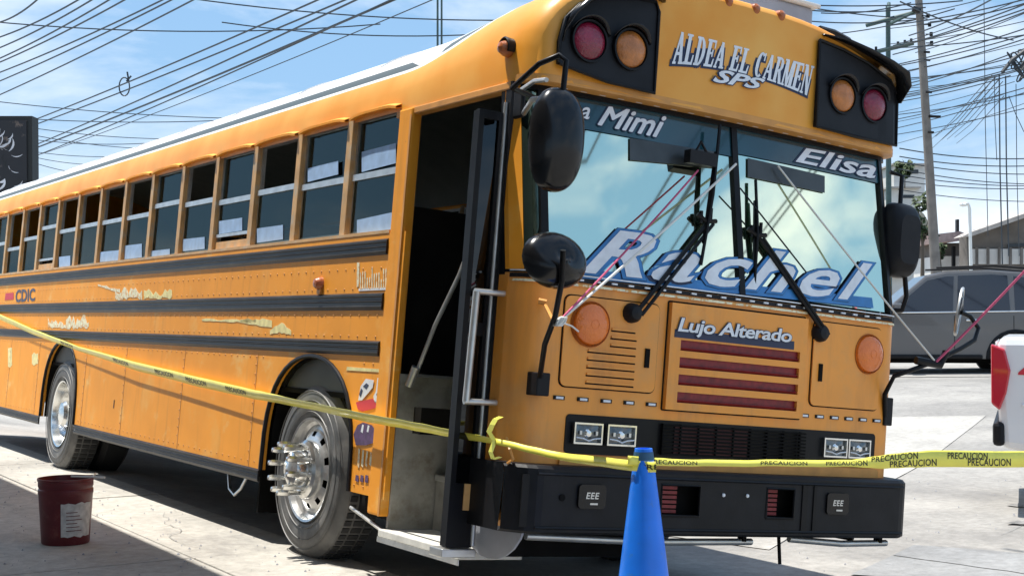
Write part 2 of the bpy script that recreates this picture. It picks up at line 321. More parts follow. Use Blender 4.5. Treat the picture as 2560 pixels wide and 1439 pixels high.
# serif capitals built from strokes, unit box 1 x 1
def arcq(cx, cy, rx, ry, tx, ty, a0, a1, n=9):
    q = []
    for i in range(n):
        a, b = radians(a0+(a1-a0)*i/n), radians(a0+(a1-a0)*(i+1)/n)
        q.append([(cx+rx*cos(a), cy+ry*sin(a)), (cx+rx*cos(b), cy+ry*sin(b)), (cx+(rx-tx)*cos(b), cy+(ry-ty)*sin(b)), (cx+(rx-tx)*cos(a), cy+(ry-ty)*sin(a))])
    return q
def qd(x0, y0, x1, y1): return [(x0, y0), (x1, y0), (x1, y1), (x0, y1)]
GL = {
 'A': [[(.04, .0), (.16, 0), (.55, .97), (.43, 1)], [(.40, 1), (.60, 1), (.97, 0), (.68, 0)], qd(.22, .28, .76, .36), qd(0, 0, .30, .05), qd(.60, 0, 1.05, .05)],
 'L': [qd(.14, 0, .42, 1), qd(.02, .95, .56, 1), qd(.02, 0, .92, .07), [(.80, .05), (.92, .05), (.97, .32), (.90, .32)]],
 'D': [qd(.12, 0, .38, 1), qd(.0, .94, .5, 1), qd(0, 0, .5, .06)]+arcq(.42, .5, .54, .5, .27, .07, 90, -90, 12),
 'E': [qd(.14, 0, .42, 1), qd(.02, .93, .88, 1), qd(.02, 0, .90, .07), qd(.42, .47, .70, .54), [(.80, .95), (.88, .95), (.90, .72), (.85, .72)], [(.80, .05), (.92, .05), (.96, .30), (.90, .30)], qd(.66, .38, .73, .63)],
 'R': [qd(.12, 0, .38, 1), qd(0, .94, .5, 1), qd(0, 0, .5, .05), qd(.38, .45, .55, .52), [(.46, .50), (.70, .50), (1.02, 0), (.76, 0)], qd(.72, 0, 1.08, .05)]+arcq(.46, .73, .46, .27, .25, .06, 90, -90, 9),
 'C': arcq(.52, .5, .48, .52, .28, .07, 55, 305, 14)+[qd(.80, .70, .88, 1.0)],
 'M': [qd(.06, 0, .15, 1), qd(.76, 0, 1.0, 1), [(.06, 1), (.30, 1), (.58, .0), (.44, 0)], [(.72, 1), (.82, 1), (.58, 0), (.48, 0)], qd(-.04, 0, .26, .05), qd(.66, 0, 1.08, .05), qd(-.04, .95, .2, 1), qd(.8, .95, 1.08, 1)],
 'N': [qd(.10, 0, .19, 1), qd(.80, 0, .89, 1), [(.08, 1), (.34, 1), (.89, 0), (.66, 0)], qd(-.02, 0, .30, .05), qd(-.02, .95, .2, 1), qd(.68, .95, 1.02, 1)],
}
def grow(poly, dx, dy):
    cx = sum(p[0] for p in poly)/len(poly); cy = sum(p[1] for p in poly)/len(poly)
    # offset each edge outwards
    n = len(poly); ar = sum(poly[i][0]*poly[(i+1) % n][1]-poly[(i+1) % n][0]*poly[i][1] for i in range(n)); sg = 1 if ar > 0 else -1
    lines = []
    for i in range(n):
        a, b = Vector(poly[i]), Vector(poly[(i+1) % n]); d = (b-a)
        if d.length < 1e-6: continue
        nn = Vector((d.y, -d.x)).normalized()*sg; o = Vector((nn.x*dx, nn.y*dy)); lines.append((a+o, d))
    outp = []
    for i in range(len(lines)):
        (a, d), (b, e) = lines[i-1], lines[i]; cr = d.x*e.y-d.y*e.x
        if abs(cr) < 1e-5: outp.append(tuple(b)); continue
        t = ((b.x-a.x)*e.y-(b.y-a.y)*e.x)/cr; p = a+d*t
        if (p-b).length > .5: p = b
        outp.append(tuple(p))
    return outp
def serif_text(s, mb, fn, depth, gx=0, gy=0, adv=1.12, space=.62):
    W = sum((space if c == ' ' else (1.30 if c == 'M' else adv)) for c in s)-.12; x = 0; k = 0
    for c in s:
        if c == ' ': x += space; continue
        w = 1.18 if c == 'M' else 1.0
        for q in GL[c]:
            q = grow(q, gx, gy) if gx else q; k += 1
            mb.add([fn((x+px*w)/W, py, depth+(k % 7)*.00025) for px, py in q], [tuple(range(len(q)))])
        x += 1.30 if c == 'M' else adv

# ================================================================== GROUND
def gz(x, y):
    def sm(a, b, t): t = max(0, min(1, (t-a)/(b-a))); return t*t*(3-2*t)
    z = .10-.20*sm(-1.05, 1.05, x)+.10*sm(1.6, 4.5, x)+.47*sm(5, 13, x)
    if x > 13: z += min(2.5, (x-13)*.02)
    if y > 16: z += min(1.5, (y-16)*.01)
    return z
xs = sorted(set([-400, -200, -100, -50, -25, -12]+[-8+i*.4 for i in range(0, 60)]+[16, 20, 30, 50, 80, 150, 300, 600]))
ys = sorted(set([-200, -80, -40, -20, -12]+[-8+i*.8 for i in range(0, 40)]+[28, 36, 50, 80, 150, 300, 600]))
mb = MB(); mb.grid([[(x, y, gz(x, y)) for y in ys] for x in xs]); struct(mb.build('ground', 'road', smooth=40))
# concrete apron slabs between the kerb line and the gutter, joints open
apron = bpy.data.objects.new('pavement', None); C.objects.link(apron); struct(apron)
def slab(x0, x1, y0, y1, parent, lift, material='slab', name='slab'):
    mb = MB(); g = .008
    ps = [(x0+g, y0+g), (x1-g, y0+g), (x1-g, y1-g), (x0+g, y1-g)]
    mb.prism(ps, lambda u, v, d: Vector((u, v, d)), .06, .10+lift)
    return mb.build(name, material, parent, bevel=.006)
yy = -9.0
rs = random.Random(3)
while yy < 20:
    ln = 2.9+rs.uniform(-.1, .1)
    for a, b in ((-1.74, -.98), (-3.35, -1.74), (-5.2, -3.35), (-8, -5.2)):
        slab(a, b, yy, yy+ln, apron, .018+rs.uniform(-.002, .003))
    yy += ln
def patch(name, pts, material, lift):
    mb = MB(); n = 10
    rows = []
    for i in range(n+1):
        t = i/n; row = []
        for j in range(7):
            s = j/6
            a = Vector(pts[0]).lerp(Vector(pts[1]), t); b = Vector(pts[3]).lerp(Vector(pts[2]), t); p = a.lerp(b, s)
            e = .07*noise.noise(Vector((t*9, s*5, len(name)))) if j in (0, 6) else 0
            row.append((p.x+e, p.y+e, gz(p.x+e, p.y+e)+lift))
        rows.append(row)
    mb.grid(rows); return struct(mb.build(name, material, smooth=40))
patch('bleached_road_patch', [(2.1, 1.9), (9.5, 6.2), (8.2, 8.2), (1.3, 5.5)], 'whiteroad', .006)
patch('oily_road_patch', [(1.9, .95), (3.2, -.85), (3.75, -.6), (2.9, 1.35)], 'darkroad', .010)
for nm, a, b, w in (('road_joint', (1.85, .85), (1.9, -4), .02), ('road_seam', (2.55, 1.2), (2.95, -1.2), .022), ('road_seam', (9.5, 14.5), (17.5, 7.2), .16)):
    mb = MB(); rows = []
    A, B = Vector((*a, 0)), Vector((*b, 0)); d = (B-A).normalized(); s_ = Vector((-d.y, d.x, 0))
    for i in range(25):
        p = A.lerp(B, i/24)+s_*.02*noise.noise(Vector((i*.7, 3, 1)))
        rows.append([(q.x, q.y, gz(q.x, q.y)+.014) for q in (p-s_*w/2, p+s_*w/2)])
    mb.grid(rows); struct(mb.build(nm, 'darkroad' if w < .1 else 'whiteroad'))

rg = random.Random(9)
def crack(x, y, a, n, st, w, z0=None):
    mb = MB(); L_, R_ = [], []
    for i in range(n):
        ww = w*rg.uniform(.4, 1.2)*(1-abs(2*i/n-1)*.7); nx, ny = -sin(a), cos(a); z = (gz(x, y)+.006) if z0 is None else z0
        L_.append((x-nx*ww, y-ny*ww, z)); R_.append((x+nx*ww, y+ny*ww, z)); x += st*cos(a); y += st*sin(a); a += rg.uniform(-.55, .55)
    mb.grid([L_, R_]); return struct(mb.build('ground_crack', 'darkroad'))
crack(-1.55, 2.6, 1.7, 22, .09, .004, .124); crack(-1.2, 4.4, 1.4, 20, .10, .004, .124); crack(-2.6, 4.2, .6, 16, .08, .003, .124)
crack(2.4, -.6, .5, 26, .12, .005); crack(3.6, 1.2, .3, 30, .14, .006); crack(5.5, 4.0, 1.2, 24, .2, .012)
def stain(x, y, rx, ry, material, z0=None):
    mb = MB(); n = 22; z = (gz(x, y)+.009) if z0 is None else z0; ph = rg.uniform(0, 9)
    P = [(x+rx*cos(2*pi*i/n)*(1+.35*noise.noise(Vector((cos(2*pi*i/n)*1.5+ph, sin(2*pi*i/n)*1.5, 0)))), y+ry*sin(2*pi*i/n)*(1+.35*noise.noise(Vector((cos(2*pi*i/n)*1.5, ph+sin(2*pi*i/n)*1.5, 4)))), z) for i in range(n)]
    mb.add(P, [tuple(range(n))]); return struct(mb.build('oil_stain', material))
M['stain'] = mat('oil stain', (.16, .155, .15), .8, var=.5, vscale=9, dirt=(.34, .33, .31), dscale=5, dlo=.45, dhi=.6)
stain(3.4, .55, .09, .07, 'stain'); stain(4.2, 1.4, .22, .10, 'stain'); stain(5.0, 2.0, .30, .12, 'stain'); stain(2.7, .1, .12, .05, 'stain')
grit = MB()
for k in range(900):
    if k < 500: x, y, z = rg.uniform(-3.2, -1.0), rg.uniform(1.5, 9), .121
    else: x, y = rg.uniform(1.7, 6), rg.uniform(-1.5, 6); z = gz(x, y)+.004
    r = rg.choice((.003, .004, .006, .009)); grit.add([(x-r, y, z), (x, y-r, z), (x+r, y, z), (x, y+r, z), (x, y, z+r)], [(0, 1, 4), (1, 2, 4), (2, 3, 4), (3, 0, 4)])
go = grit.build('grit', 'greyplate', None, kind='stuff'); go['label'] = 'loose grit scattered over the pavement and road concrete'; go['category'] = 'grit'
# shop canopy on the pavement side, its edge throws the shade at lower left; stands outside the frame
shop = empty('shop_building', (-8, 0, .1), 'plain shop front with a wide flat canopy beside the pavement', 'building')
mb = MB(); mb.box(-1.2, -.8, -14, 12, 0, 5.2); mb.build('wall', 'plaster', shop)
mb = MB(); mb.box(-.8, 5.47, -13, 8.6, 4.38, 4.58); mb.build('canopy_slab', 'canopy', shop, bevel=.02)
mb = MB(); mb.box(5.475, 5.54, -13, 8.6, 4.2, 4.62); mb.build('canopy_fascia', 'plaster2', shop)
for k in range(4):
    mb = MB(); y = -12.5+k*6; mb.box(2.0, 2.25, y, y+.25, 0, 4.38); mb.build('canopy_post', 'plaster', shop, bevel=.01)
for k in range(5):
    mb = MB(); y = -11+k*4.6; mb.box(-.79, -.74, y, y+2.6, .1, 2.7); mb.build('shutter', 'alu', shop)

# ================================================================== BUS
WBm = WB.to_4x4()
bus = empty('school_bus', (0, 0, 0), 'orange old school bus with open door parked leaning beside the pavement', 'bus', mtx=WBm)
HW = 1.22
SP = .7193; YP = [1.30]+[1.978+i*SP for i in range(15)]; YEND = YP[-1]+.12     # window posts
ZW0, ZW1 = 1.84, 2.53
def cr(x):                                    # plan curve of the nose: bow and rounded corners
    ax = abs(x); y = -.038*(1-min(1, ax)**2)
    if ax > 1.07: q = min(.1499, ax-1.07); y += .15-sqrt(.15**2-q*q)
    return y
def fy(x, z):                                 # front surface of the lower nose and windshield
    return cr(x)+(0 if z < 1.60 else (z-1.60)*.178)
def fbrow(x, z): return .075+cr(x)+max(0, z-2.53)*.06
XC = [-1.2199, -1.21, -1.19, -1.16, -1.12, -1.09, -1.07, -1.0, -.85, -.65, -.45, -.2, 0, .2, .45, .65, .85, 1.0, 1.07, 1.09, 1.12, 1.16, 1.19, 1.21, 1.2199]
# --- side walls
def side_wall(sgn, y0, name):
    X = sgn*HW; X2 = sgn*(HW-.025); yf, yr = 2.2159, 7.7525
    def bot(y):
        for yc, w in ((yf, .63), (yr, .60)):
            if abs(y-yc) < w: return .45+.715*max(0, 1-((y-yc)/w)**2)**.31
        return .45
    ys = {y0, YEND}
    for yc, w in ((yf, .63), (yr, .60)):
        ys |= {yc-w*cos(pi*i/32) for i in range(33)}
    ys |= {y0+(YEND-y0)*i/24 for i in range(25)}
    ys = sorted(y for y in ys if y0 <= y <= YEND); rows = []
    for y in ys: b = bot(y); rows.append([(X, y, b+(ZW0-b)*k/4) for k in range(5)])
    mb = MB(); mb.grid(rows); return mb.build(name, 'orange', bus, solid=.03)
side_wall(-1, 1.17, 'side_panel'); side_wall(1, .22, 'side_panel')
# skirt panel seams and rivets
for y in (3.05, 4.42, 5.80, 6.95, 8.6, 9.8, 10.9):
    mb = MB(); mb.box(-HW-.017, -HW-.0155, y-.004, y+.004, .455, 1.16); mb.build('panel_seam', 'orange_trim', bus)
def rivets(name, pts):
    mb = MB()
    for y, z in pts:
        mb.lathe([(.0065, 0), (.005, .004), (0, .005)], (-HW-.0145, y, z), (-1, 0, 0), 6)
    return mb.build(name, 'orange_trim', bus, kind='stuff')
rv = []
for k in range(95):
    y = 1.42+k*.11
    rv += [(y, 1.655), (y, 1.545), (y, 1.40), (y, 1.285)]
    if not any(abs(y-c_) < .68 for c_ in (2.2159, 7.7525)): rv += [(y, 1.14), (y, .49)]
for y in (3.05, 4.42, 5.80, 6.95, 8.6, 9.8, 10.9): rv += [(y+.02, .55+.06*j) for j in range(10)]
rivets('rivets', rv)
# wheel housings (dark wells) and arch lips
for yc in (2.2159, 7.7525):
    for sg in (-1, 1):
        mb = MB(); rows = []
        for i in range(17):
            a = pi*i/16
            rows.append([(sg*(HW-.02), yc-.60*cos(a), .45+.70*max(0, sin(a))**.62), (sg*.45, yc-.60*cos(a), .45+.70*max(0, sin(a))**.62)])
        mb.grid(rows); mb.build('wheel_well', 'dark', bus, smooth=60)
        mb = MB(); mb.box(sg*.45-.01, sg*.45+.01, yc-.6, yc+.6, .45, 1.15); mb.build('wheel_well_liner', 'dark', bus)
        w = .63 if yc < 5 else .60
        pts = [(sg*(HW+.018), yc-w*cos(pi*i/20), .45+.715*max(0, sin(pi*i/20))**.62) for i in range(21)]
        mb = MB(); mb.tube(pts, .014, 6); mb.build('arch_lip', 'blacksatin' if sg < 0 else 'black', bus, smooth=60)
# rub rails, right and left
def rail(sg, y0, y1, z0, z1, segs=None):
    mb = MB(); h = z1-z0; X = sg*(HW+.014); e = sg*.013
    prof = [(0, 0), (e, .02*1), (e, h*.22), (e*.35, h*.30), (e*.35, h*.45), (e*.8, h*.52), (e*.35, h*.60), (e*.35, h*.72), (e, h*.80), (e, h-.01), (0, h)]
    rows = [[(X+a, y, z0+b) for a, b in prof] for y in (y0, y1)]
    mb.grid(rows); mb.add([(X, y1, z0), (X, y1, z1), (X, y0, z0), (X, y0, z1), (X+e, y0, z0+.01), (X+e, y0, z1-.01)], [(2, 4, 5, 3)])
    return mb.build('rub_rail', 'rail', bus, smooth=20)
for sg, y0 in ((-1, 1.36), (1, .26)):
    rail(sg, y0, YEND, 1.722, 1.812); rail(sg, y0, YEND, 1.425, 1.522); rail(sg, y0, YEND, 1.180, 1.264)
    for a, b in ((2.86, 7.14), (8.36, YEND)): rail(sg, a, b, .372, .452)
    if sg > 0: rail(sg, .3, 1.55, .372, .452)
# window sill strip
for sg, y0 in ((-1, 1.36), (1, .3)):
    mb = MB(); mb.box(min(sg*(HW-.04), sg*(HW+.018)), max(sg*(HW-.04), sg*(HW+.018)), y0, YEND, 1.84, 1.858); mb.build('window_sill', 'post', bus)
# windows
mid_r = {1: 2.184, 2: 2.184, 3: 2.205, 4: 2.19, 5: 2.223, 6: 2.26, 7: 2.209, 8: 2.211, 9: 2.215, 10: 2.205, 11: 2.275, 12: 2.197, 13: 2.12, 14: 2.2, 15: 2.2}
open_top = {3, 5, 7, 8, 9, 10, 12, 13}       # upper sash slid down
def window(i, sg):
    y0, y1 = YP[i-1]+(.085 if i == 1 else .035), YP[i]-.035
    z0, z1 = ZW0+.018, ZW1-.01; X = sg*(HW-.035); mz = mid_r[i]; t = .022
    xa, xb = X-.012, X+.012
    w = MB(); w.box(xa, xb, y0, y0+t, z0, z1); w.box(xa, xb, y1-t, y1, z0, z1); w.box(xa, xb, y0+t, y1-t, z1-t, z1); w.box(xa, xb, y0+t, y1-t, z0, z0+t*.8)
    fr = w.build('side_window', 'alu', bus)
    xo = X+sg*.012
    b = MB(); b.box(min(xo, xo+sg*.014), max(xo, xo+sg*.014), y0+.012, y1-.012, mz-.018, mz+.018); b.build('sash_bar', 'alu', fr)
    zl = z0
    if i in (4, 11) and sg < 0:
        zl = 1.955; b = MB(); b.box(min(xo, xo+sg*.012), max(xo, xo+sg*.012), y0+.012, y1-.012, 1.945, 1.967); b.build('sash_bar', 'alu', fr)
        b = MB(); b.box(min(xo, xo+sg*.01), max(xo, xo+sg*.01), y0+.02, y1-.02, z0, z0+.055); b.build('kick_strip', 'post', fr)
    p = MB(); p.box(xo-.002, xo+.002, y0+t, y1-t, zl+.01, mz-.018); p.build('lower_pane', 'w_glass' if sg < 0 else 'w_dark', fr)
    if not (i in open_top and sg < 0):
        p = MB(); p.box(X-.002, X+.002, y0+t, y1-t, mz+.0185, z1-t); p.build('upper_pane', 'w_glass' if sg < 0 else 'w_dark', fr)
    return fr
for sg in (-1, 1):
    for i in range(1, 16): window(i, sg)
    for i, y in enumerate(YP):
        if i == 0: continue
        mb = MB(); mb.prism([(y-.036, ZW0), (y+.036, ZW0), (y+.036, ZW1+.01), (y-.036, ZW1+.01)], lambda u, v, d: Vector((sg*d, u, v)), HW-.05, HW+.008)
        mb.build('window_post', 'post', bus, bevel=.004)
for i in range(1, 16):                        # eyebrow drip rail above each window
    y0, y1 = YP[i-1]+(.07 if i == 1 else .03), YP[i]-.03; mb = MB(); rows = []
    for k in range(9):
        t = k/8; y = y0+(y1-y0)*t; dz = -.018*(abs(2*t-1)**4)
        rows.append([(-HW+.0, y, 2.535+dz), (-HW-.034, y, 2.528+dz), (-HW-.034, y, 2.540+dz), (-HW+.0, y, 2.556+dz)])
    mb.grid(rows); mb.build('drip_rail', 'orange', bus, solid=.004)
# papers on the glass
for (x0, yb0, x1, yb1, h, i) in ((905, 430, 990, 408, 50, 1), (893, 592, 980, 573, 42, 1), (770, 455, 846, 436, 34, 2), (643, 607, 708, 598, 36, 3), (548, 585, 606, 576, 32, 4), (458, 628, 512, 622, 30, 5), (250, 655, 300, 650, 25, 8), (148, 672, 176, 669, 30, 10), (312, 648, 355, 643, 34, 7), (372, 650, 425, 644, 22, 6)):
    a, b = SX(x0, yb0, -1.2), SX(x1, yb1, -1.2); c, d = SX(x1, yb1-h, -1.2), SX(x0, yb0-h, -1.2)
    mb = MB(); X = -1.2005; mb.prism([(p.y, p.z) for p in (a, b, c, d)], lambda u, v, k: Vector((k, u, v)), X, X-.0015); mb.build('paper_notice', 'bluepaper', bus)
# door post, header over door
mb = MB(); mb.box(-HW-.022, -HW+.040, 1.195, 1.345, .36, 2.50); mb.build('door_post', 'orange', bus, bevel=.012)
mb = MB(); mb.box(-HW-.012, -HW+.05, .24, 1.40, 2.462, 2.50); mb.build('door_header', 'orange_trim', bus, bevel=.006)
mb = MB(); mb.box(-HW-.008, -HW+.04, .225, .275, .58, 2.5); mb.build('door_jamb', 'blacksatin', bus)
mb = MB(); mb.box(-HW-.024, -HW-.0221, 1.197, 1.215, .36, 2.46); mb.build('door_seal', 'orange_trim', bus)
# roof: cross-section arch lofted along Y
def arch_pts(Y, n=28):
    # front cap is squarer and a little higher than the roof behind
    t = max(0, min(1, (Y-.25)/1.2)); t = t*t*(3-2*t)
    pw = 2.9*(1-t)+2.3*t; h = .60*(1-t)+.575*t
    out = []
    for i in range(n+1):
        a = pi*i/n; c, s = cos(a), sin(a)
        x = -HW*math.copysign(abs(c)**(2/pw), c); z = 2.53+h*abs(s)**(2/pw); out.append((x, z))
    return out
def loft(name, Ys, material, inset=lambda Y: 0, corner=lambda Y: 0):
    rows = []
    for Y in Ys:
        k = inset(Y); row = [(-HW+k, Y+corner(Y)*cr(-HW+k), 2.50)]
        for x, z in arch_pts(Y):
            s = 1-k/HW; xx = x*s; zz = 2.53+(z-2.53)*(1-k/.55)
            row.append((xx, Y+corner(Y)*cr(xx), zz))
        row.append((HW-k, Y+corner(Y)*cr(HW-k), 2.50)); rows.append(row)
    mb = MB(); mb.grid(rows); return mb, rows
def cornerfade(Y): return max(0, 1-(Y-.09)/.5) if Y > .09 else 1
caps = [.09, .10, .125, .165, .22, .3, .4, .55, .7, .9, 1.1, 1.3, 1.5]
def ins(Y):
    if Y >= .22: return 0
    q = (Y-.09)/.13; return .05*(1-sqrt(max(0, 1-(1-q)**2)))
mb, rows = loft('front_cap', caps, 'livery', ins, cornerfade)
r0 = rows[0]; n_ = len(r0)
face = []
for k in range(9):
    t = k/8; row = []
    for j, p in enumerate(r0):
        zb = 2.53 if 0 < j < n_-1 else 2.50
        z = 2.505+(p[2]-2.505)*t; row.append((p[0], .09+cr(p[0])+.0*z-(.02*(1-t)), z))
    face.append(row)
mb.grid(face); mb.build('front_cap', 'livery', bus, smooth=35)
mb, _ = loft('roof', [1.5, 3, 5, 7, 9, 11, YEND], 'livery'); mb.build('roof', 'livery', bus, smooth=35)
for k in range(9):                            # roof bows between roof sheets
    Y = 2.0+k*1.2; pts = [(x*1.0, Y, z+.004) for x, z in arch_pts(3) if z > 2.82]
    mb = MB(); mb.tube(pts, .006, 5); mb.build('roof_seam', 'white_roof', bus, smooth=60)
# lip under the brow, closing to the windshield
rows = [[(x, .07+cr(x), 2.53), (x, .07+cr(x), 2.495), (x, fy(x, 2.49)+.0, 2.488)] for x in XC]
mb = MB(); mb.grid(rows); mb.build('brow_lip', 'orange_trim', bus, smooth=40)
# --- nose
def skin(name, material, z0, z1, nz, x0=-1.2199, x1=1.2199, off=0., fn=fy, nx=None, parent=None, solid=0):
    X = [x for x in XC if x0 < x < x1]; X = [x0]+X+[x1]
    rows = [[(x, fn(x, z0+(z1-z0)*k/nz)-off, z0+(z1-z0)*k/nz) for k in range(nz+1)] for x in X]
    mb = MB(); mb.grid(rows); return mb.build(name, material, parent or bus, smooth=40, solid=solid)
skin('nose_panel', 'orange_front', .52, 1.60, 8)
# return from the rounded corner to the door jamb / left side
for sg, y1 in ((-1, .235), (1, .235)):
    mb = MB(); mb.grid([[(sg*1.2199, cr(1.2199), z), (sg*HW, y1, z)] for z in (.52, 1.60)]); mb.build('corner_return', 'orange_front', bus)
# belt trim under the windshield
for z, h, m_, of in ((1.565, .011, 'cream', .012), (1.588, .020, 'blacksatin', .010), (1.610, .006, 'white_let', .010)):
    rows = [[(x, fy(x, 1.6)-of, z-h/2), (x, fy(x, 1.6)-of, z+h/2), (x, fy(x, 1.6)+.01, z+h/2)] for x in XC]
    mb = MB(); mb.grid(rows); mb.build('belt_trim', m_, bus)
# windshield panes in rubber gaskets
def pane(x0, x1, z0, z1, name, material):
    n = 14; rows = []
    for i in range(n+1):
        x = x0+(x1-x0)*i/n; rows.append([(x, fy(x, z)+.006, z) for z in (z0, (z0*3+z1)/4, (z0+z1)/2, (z0+3*z1)/4, z1)])
    mb = MB(); mb.grid(rows); o = mb.build(name, material, bus, smooth=50, solid=.005); o.modifiers[0].use_rim = False; return o
ZS0, ZS1 = 1.625, 2.487
pane(-1.105, .008, ZS0, ZS1, 'windshield_pane', 'ws_glass'); pane(.042, 1.105, ZS0, ZS1, 'windshield_pane', 'ws_glass')
pane(-1.195, -1.13, ZS0, ZS1, 'corner_pane', 'ws_dark'); pane(1.13, 1.195, ZS0, ZS1, 'corner_pane', 'ws_dark')
for xx, w in ((.025, .036), (-1.112, .034), (1.112, .030)):
    mb = MB(); mb.prism([(xx-w/2, ZS0-.01), (xx+w/2, ZS0-.01), (xx+w/2, ZS1+.01), (xx-w/2, ZS1+.01)], lambda u, v, d: Vector((u, fy(u, v)+d, v)), -.014, .04); mb.build('windshield_pillar', 'black', bus)
for sg in (-1, 1):
    mb = MB(); mb.prism([(sg*1.192, ZS0-.01), (sg*1.2199, ZS0-.01), (sg*1.2199, ZS1+.03), (sg*1.192, ZS1+.03)], lambda u, v, d: Vector((u, fy(u, v)+d, v)), -.008, .028); mb.build('corner_post', 'orange', bus)
    mb = MB(); mb.prism([(fy(1.2199, v)+.03, v) for v in (1.59, 2.5)]+[(.30, 2.5), (.235, 1.59)], lambda u, v, d: Vector((sg*d, u, v)), 1.17, 1.2205); mb.build('side_pillar', 'blacksatin', bus)
rows = [[(x, fy(x, z)-.010, z) for z in (ZS1-.022, ZS1+.012)] for x in XC if abs(x) < 1.2]
mb = MB(); mb.grid(rows); mb.build('top_gasket', 'black', bus, solid=.012)
# dashes of trim stitched along the gaskets and under the hatches
def dashes(name, xs_, z, fn, l, h, material='white_let', off=.016):
    mb = MB()
    for x in xs_: mb.box(x-l/2, x+l/2, fn(x, z)-off-.006, fn(x, z)-off+.004, z-h/2, z+h/2)
    return mb.build(name, material, bus, kind='stuff')
dashes('trim_dashes', [-1.0+i*.105 for i in range(20)], 2.494, fy, .036, .008, off=.030)
dashes('trim_dashes', [-1.02+i*.092 for i in range(23)], 1.589, fy, .030, .008, off=.012)
dashes('trim_dashes', [-.99+i*.127 for i in range(5)]+[.50+i*.11 for i in range(6)], 1.045, fy, .040, .011, off=.004)
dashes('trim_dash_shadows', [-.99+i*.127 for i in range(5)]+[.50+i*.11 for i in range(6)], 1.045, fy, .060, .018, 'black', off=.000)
# sun strip, dark panels on the glass
skin('sun_strip', 'strip_teal', 2.315, 2.475, 2, -1.10, .006, .004); skin('sun_strip', 'strip_teal', 2.335, 2.475, 2, .044, 1.10, .004)
def fquad(name, material, px, yoff, fn=fy, depth=.004, parent=None, Y0=.1):
    mb = MB(); P = []
    for (x, y) in px:
        p = FY(x, y, Y0)
        for _ in range(4): p = FY(x, y, fn(p.x, p.z)-yoff)
        P.append(p)
    return surf_poly(name, material, [(p.x, p.z) for p in P], lambda x, z: fn(x, z)-yoff, depth, parent)
def surf_poly(name, material, poly, fn, depth, parent=None):
    bm = bmesh.new(); vs = [bm.verts.new((a, 0, b)) for a, b in poly]; bm.faces.new(vs); x0 = min(a for a, b in poly); x1 = max(a for a, b in poly); n = max(1, int((x1-x0)/.06))
    for i in range(1, n): bmesh.ops.bisect_plane(bm, geom=bm.verts[:]+bm.edges[:]+bm.faces[:], plane_co=(x0+(x1-x0)*i/n, 0, 0), plane_no=(1, 0, 0))
    z0 = min(b for a, b in poly); z1 = max(b for a, b in poly); n = max(1, int((z1-z0)/.12))
    for i in range(1, n): bmesh.ops.bisect_plane(bm, geom=bm.verts[:]+bm.edges[:]+bm.faces[:], plane_co=(0, 0, z0+(z1-z0)*i/n), plane_no=(0, 0, 1))
    for v in bm.verts: v.co.y = fn(v.co.x, v.co.z)
    r_ = bmesh.ops.extrude_face_region(bm, geom=bm.faces[:])
    for v in r_['geom']:
        if isinstance(v, bmesh.types.BMVert): v.co.y += depth
    bmesh.ops.recalc_face_normals(bm, faces=bm.faces)
    me = bpy.data.meshes.new(name); bm.to_mesh(me); bm.free(); me.materials.append(M[material] if isinstance(material, str) else material); o = bpy.data.objects.new(name, me); C.objects.link(o); o.parent = parent or bus
    return o
fquad('dark_glass_panel', 'visor', [(1575, 345), (1790, 380), (1790, 420), (1575, 400)], .006)
fquad('dark_glass_panel', 'visor', [(1870, 395), (2062, 440), (2062, 482), (1870, 442)], .006)
# lettering on the glass
def fmap(px, fn, Y0=.1, arch=0., off=0.):       # px: TL, TR, BR, BL in the photo, resolved once on the bus surface
    P = []
    for (x, y) in px:
        p = FY(x, y, Y0)
        for _ in range(4): p = FY(x, y, fn(p.x, p.z))
        P.append((p.x, p.z))
    def f(u, v, d):
        x = (P[0][0]*(1-u)+P[1][0]*u)*v+(P[3][0]*(1-u)+P[2][0]*u)*(1-v)
        z = (P[0][1]*(1-u)+P[1][1]*u)*v+(P[3][1]*(1-u)+P[2][1]*u)*(1-v)+arch*4*u*(1-u)*(1-v)
        return Vector((x, fn(x, z)-d, z))
    return f
def sign(s, px, fn, fill, line, of, ol, shear=.15, spacing=1., name='lettering', d=.008, arch=0., extra=None):
    f = fmap(px, fn, arch=arch)
    a, rv = put_text(name, s, fill, bus, f, d+.003, of, shear, spacing)
    put_text(name+'_outline', s, line, bus, f, d, ol, shear, spacing, ref=rv)
    if extra: put_text(name+'_edge', s, extra[0], bus, f, d-.003, extra[1], shear, spacing, ref=rv)
sign('Mimi', [(1503, 266), (1662, 290), (1650, 345), (1492, 312)], fy, 'white_let', 'navy_let', .022, .055, .3)
sign('a', [(1452, 268), (1474, 270), (1470, 300), (1446, 296)], fy, 'white_let', 'navy_let', .012, .04, .2)
sign('Elisa', [(1995, 368), (2192, 402), (2184, 448), (1985, 405)], fy, 'white_let', 'navy_let', .018, .05, .2)
fquad('blue_lettering_band', 'blue_let', [(1452, 672), (2180, 744), (2184, 770), (1440, 694)], .007)
f_r = [(1475, 575), (2200, 668), (2182, 750), (1450, 672)]
sign('Rachel', [(1480, 568), (2176, 660), (2160, 755), (1448, 682)], fy, 'white_let', 'blue_let', .016, .052, .35, 1.12, d=.012, extra=('navy_let', .059))
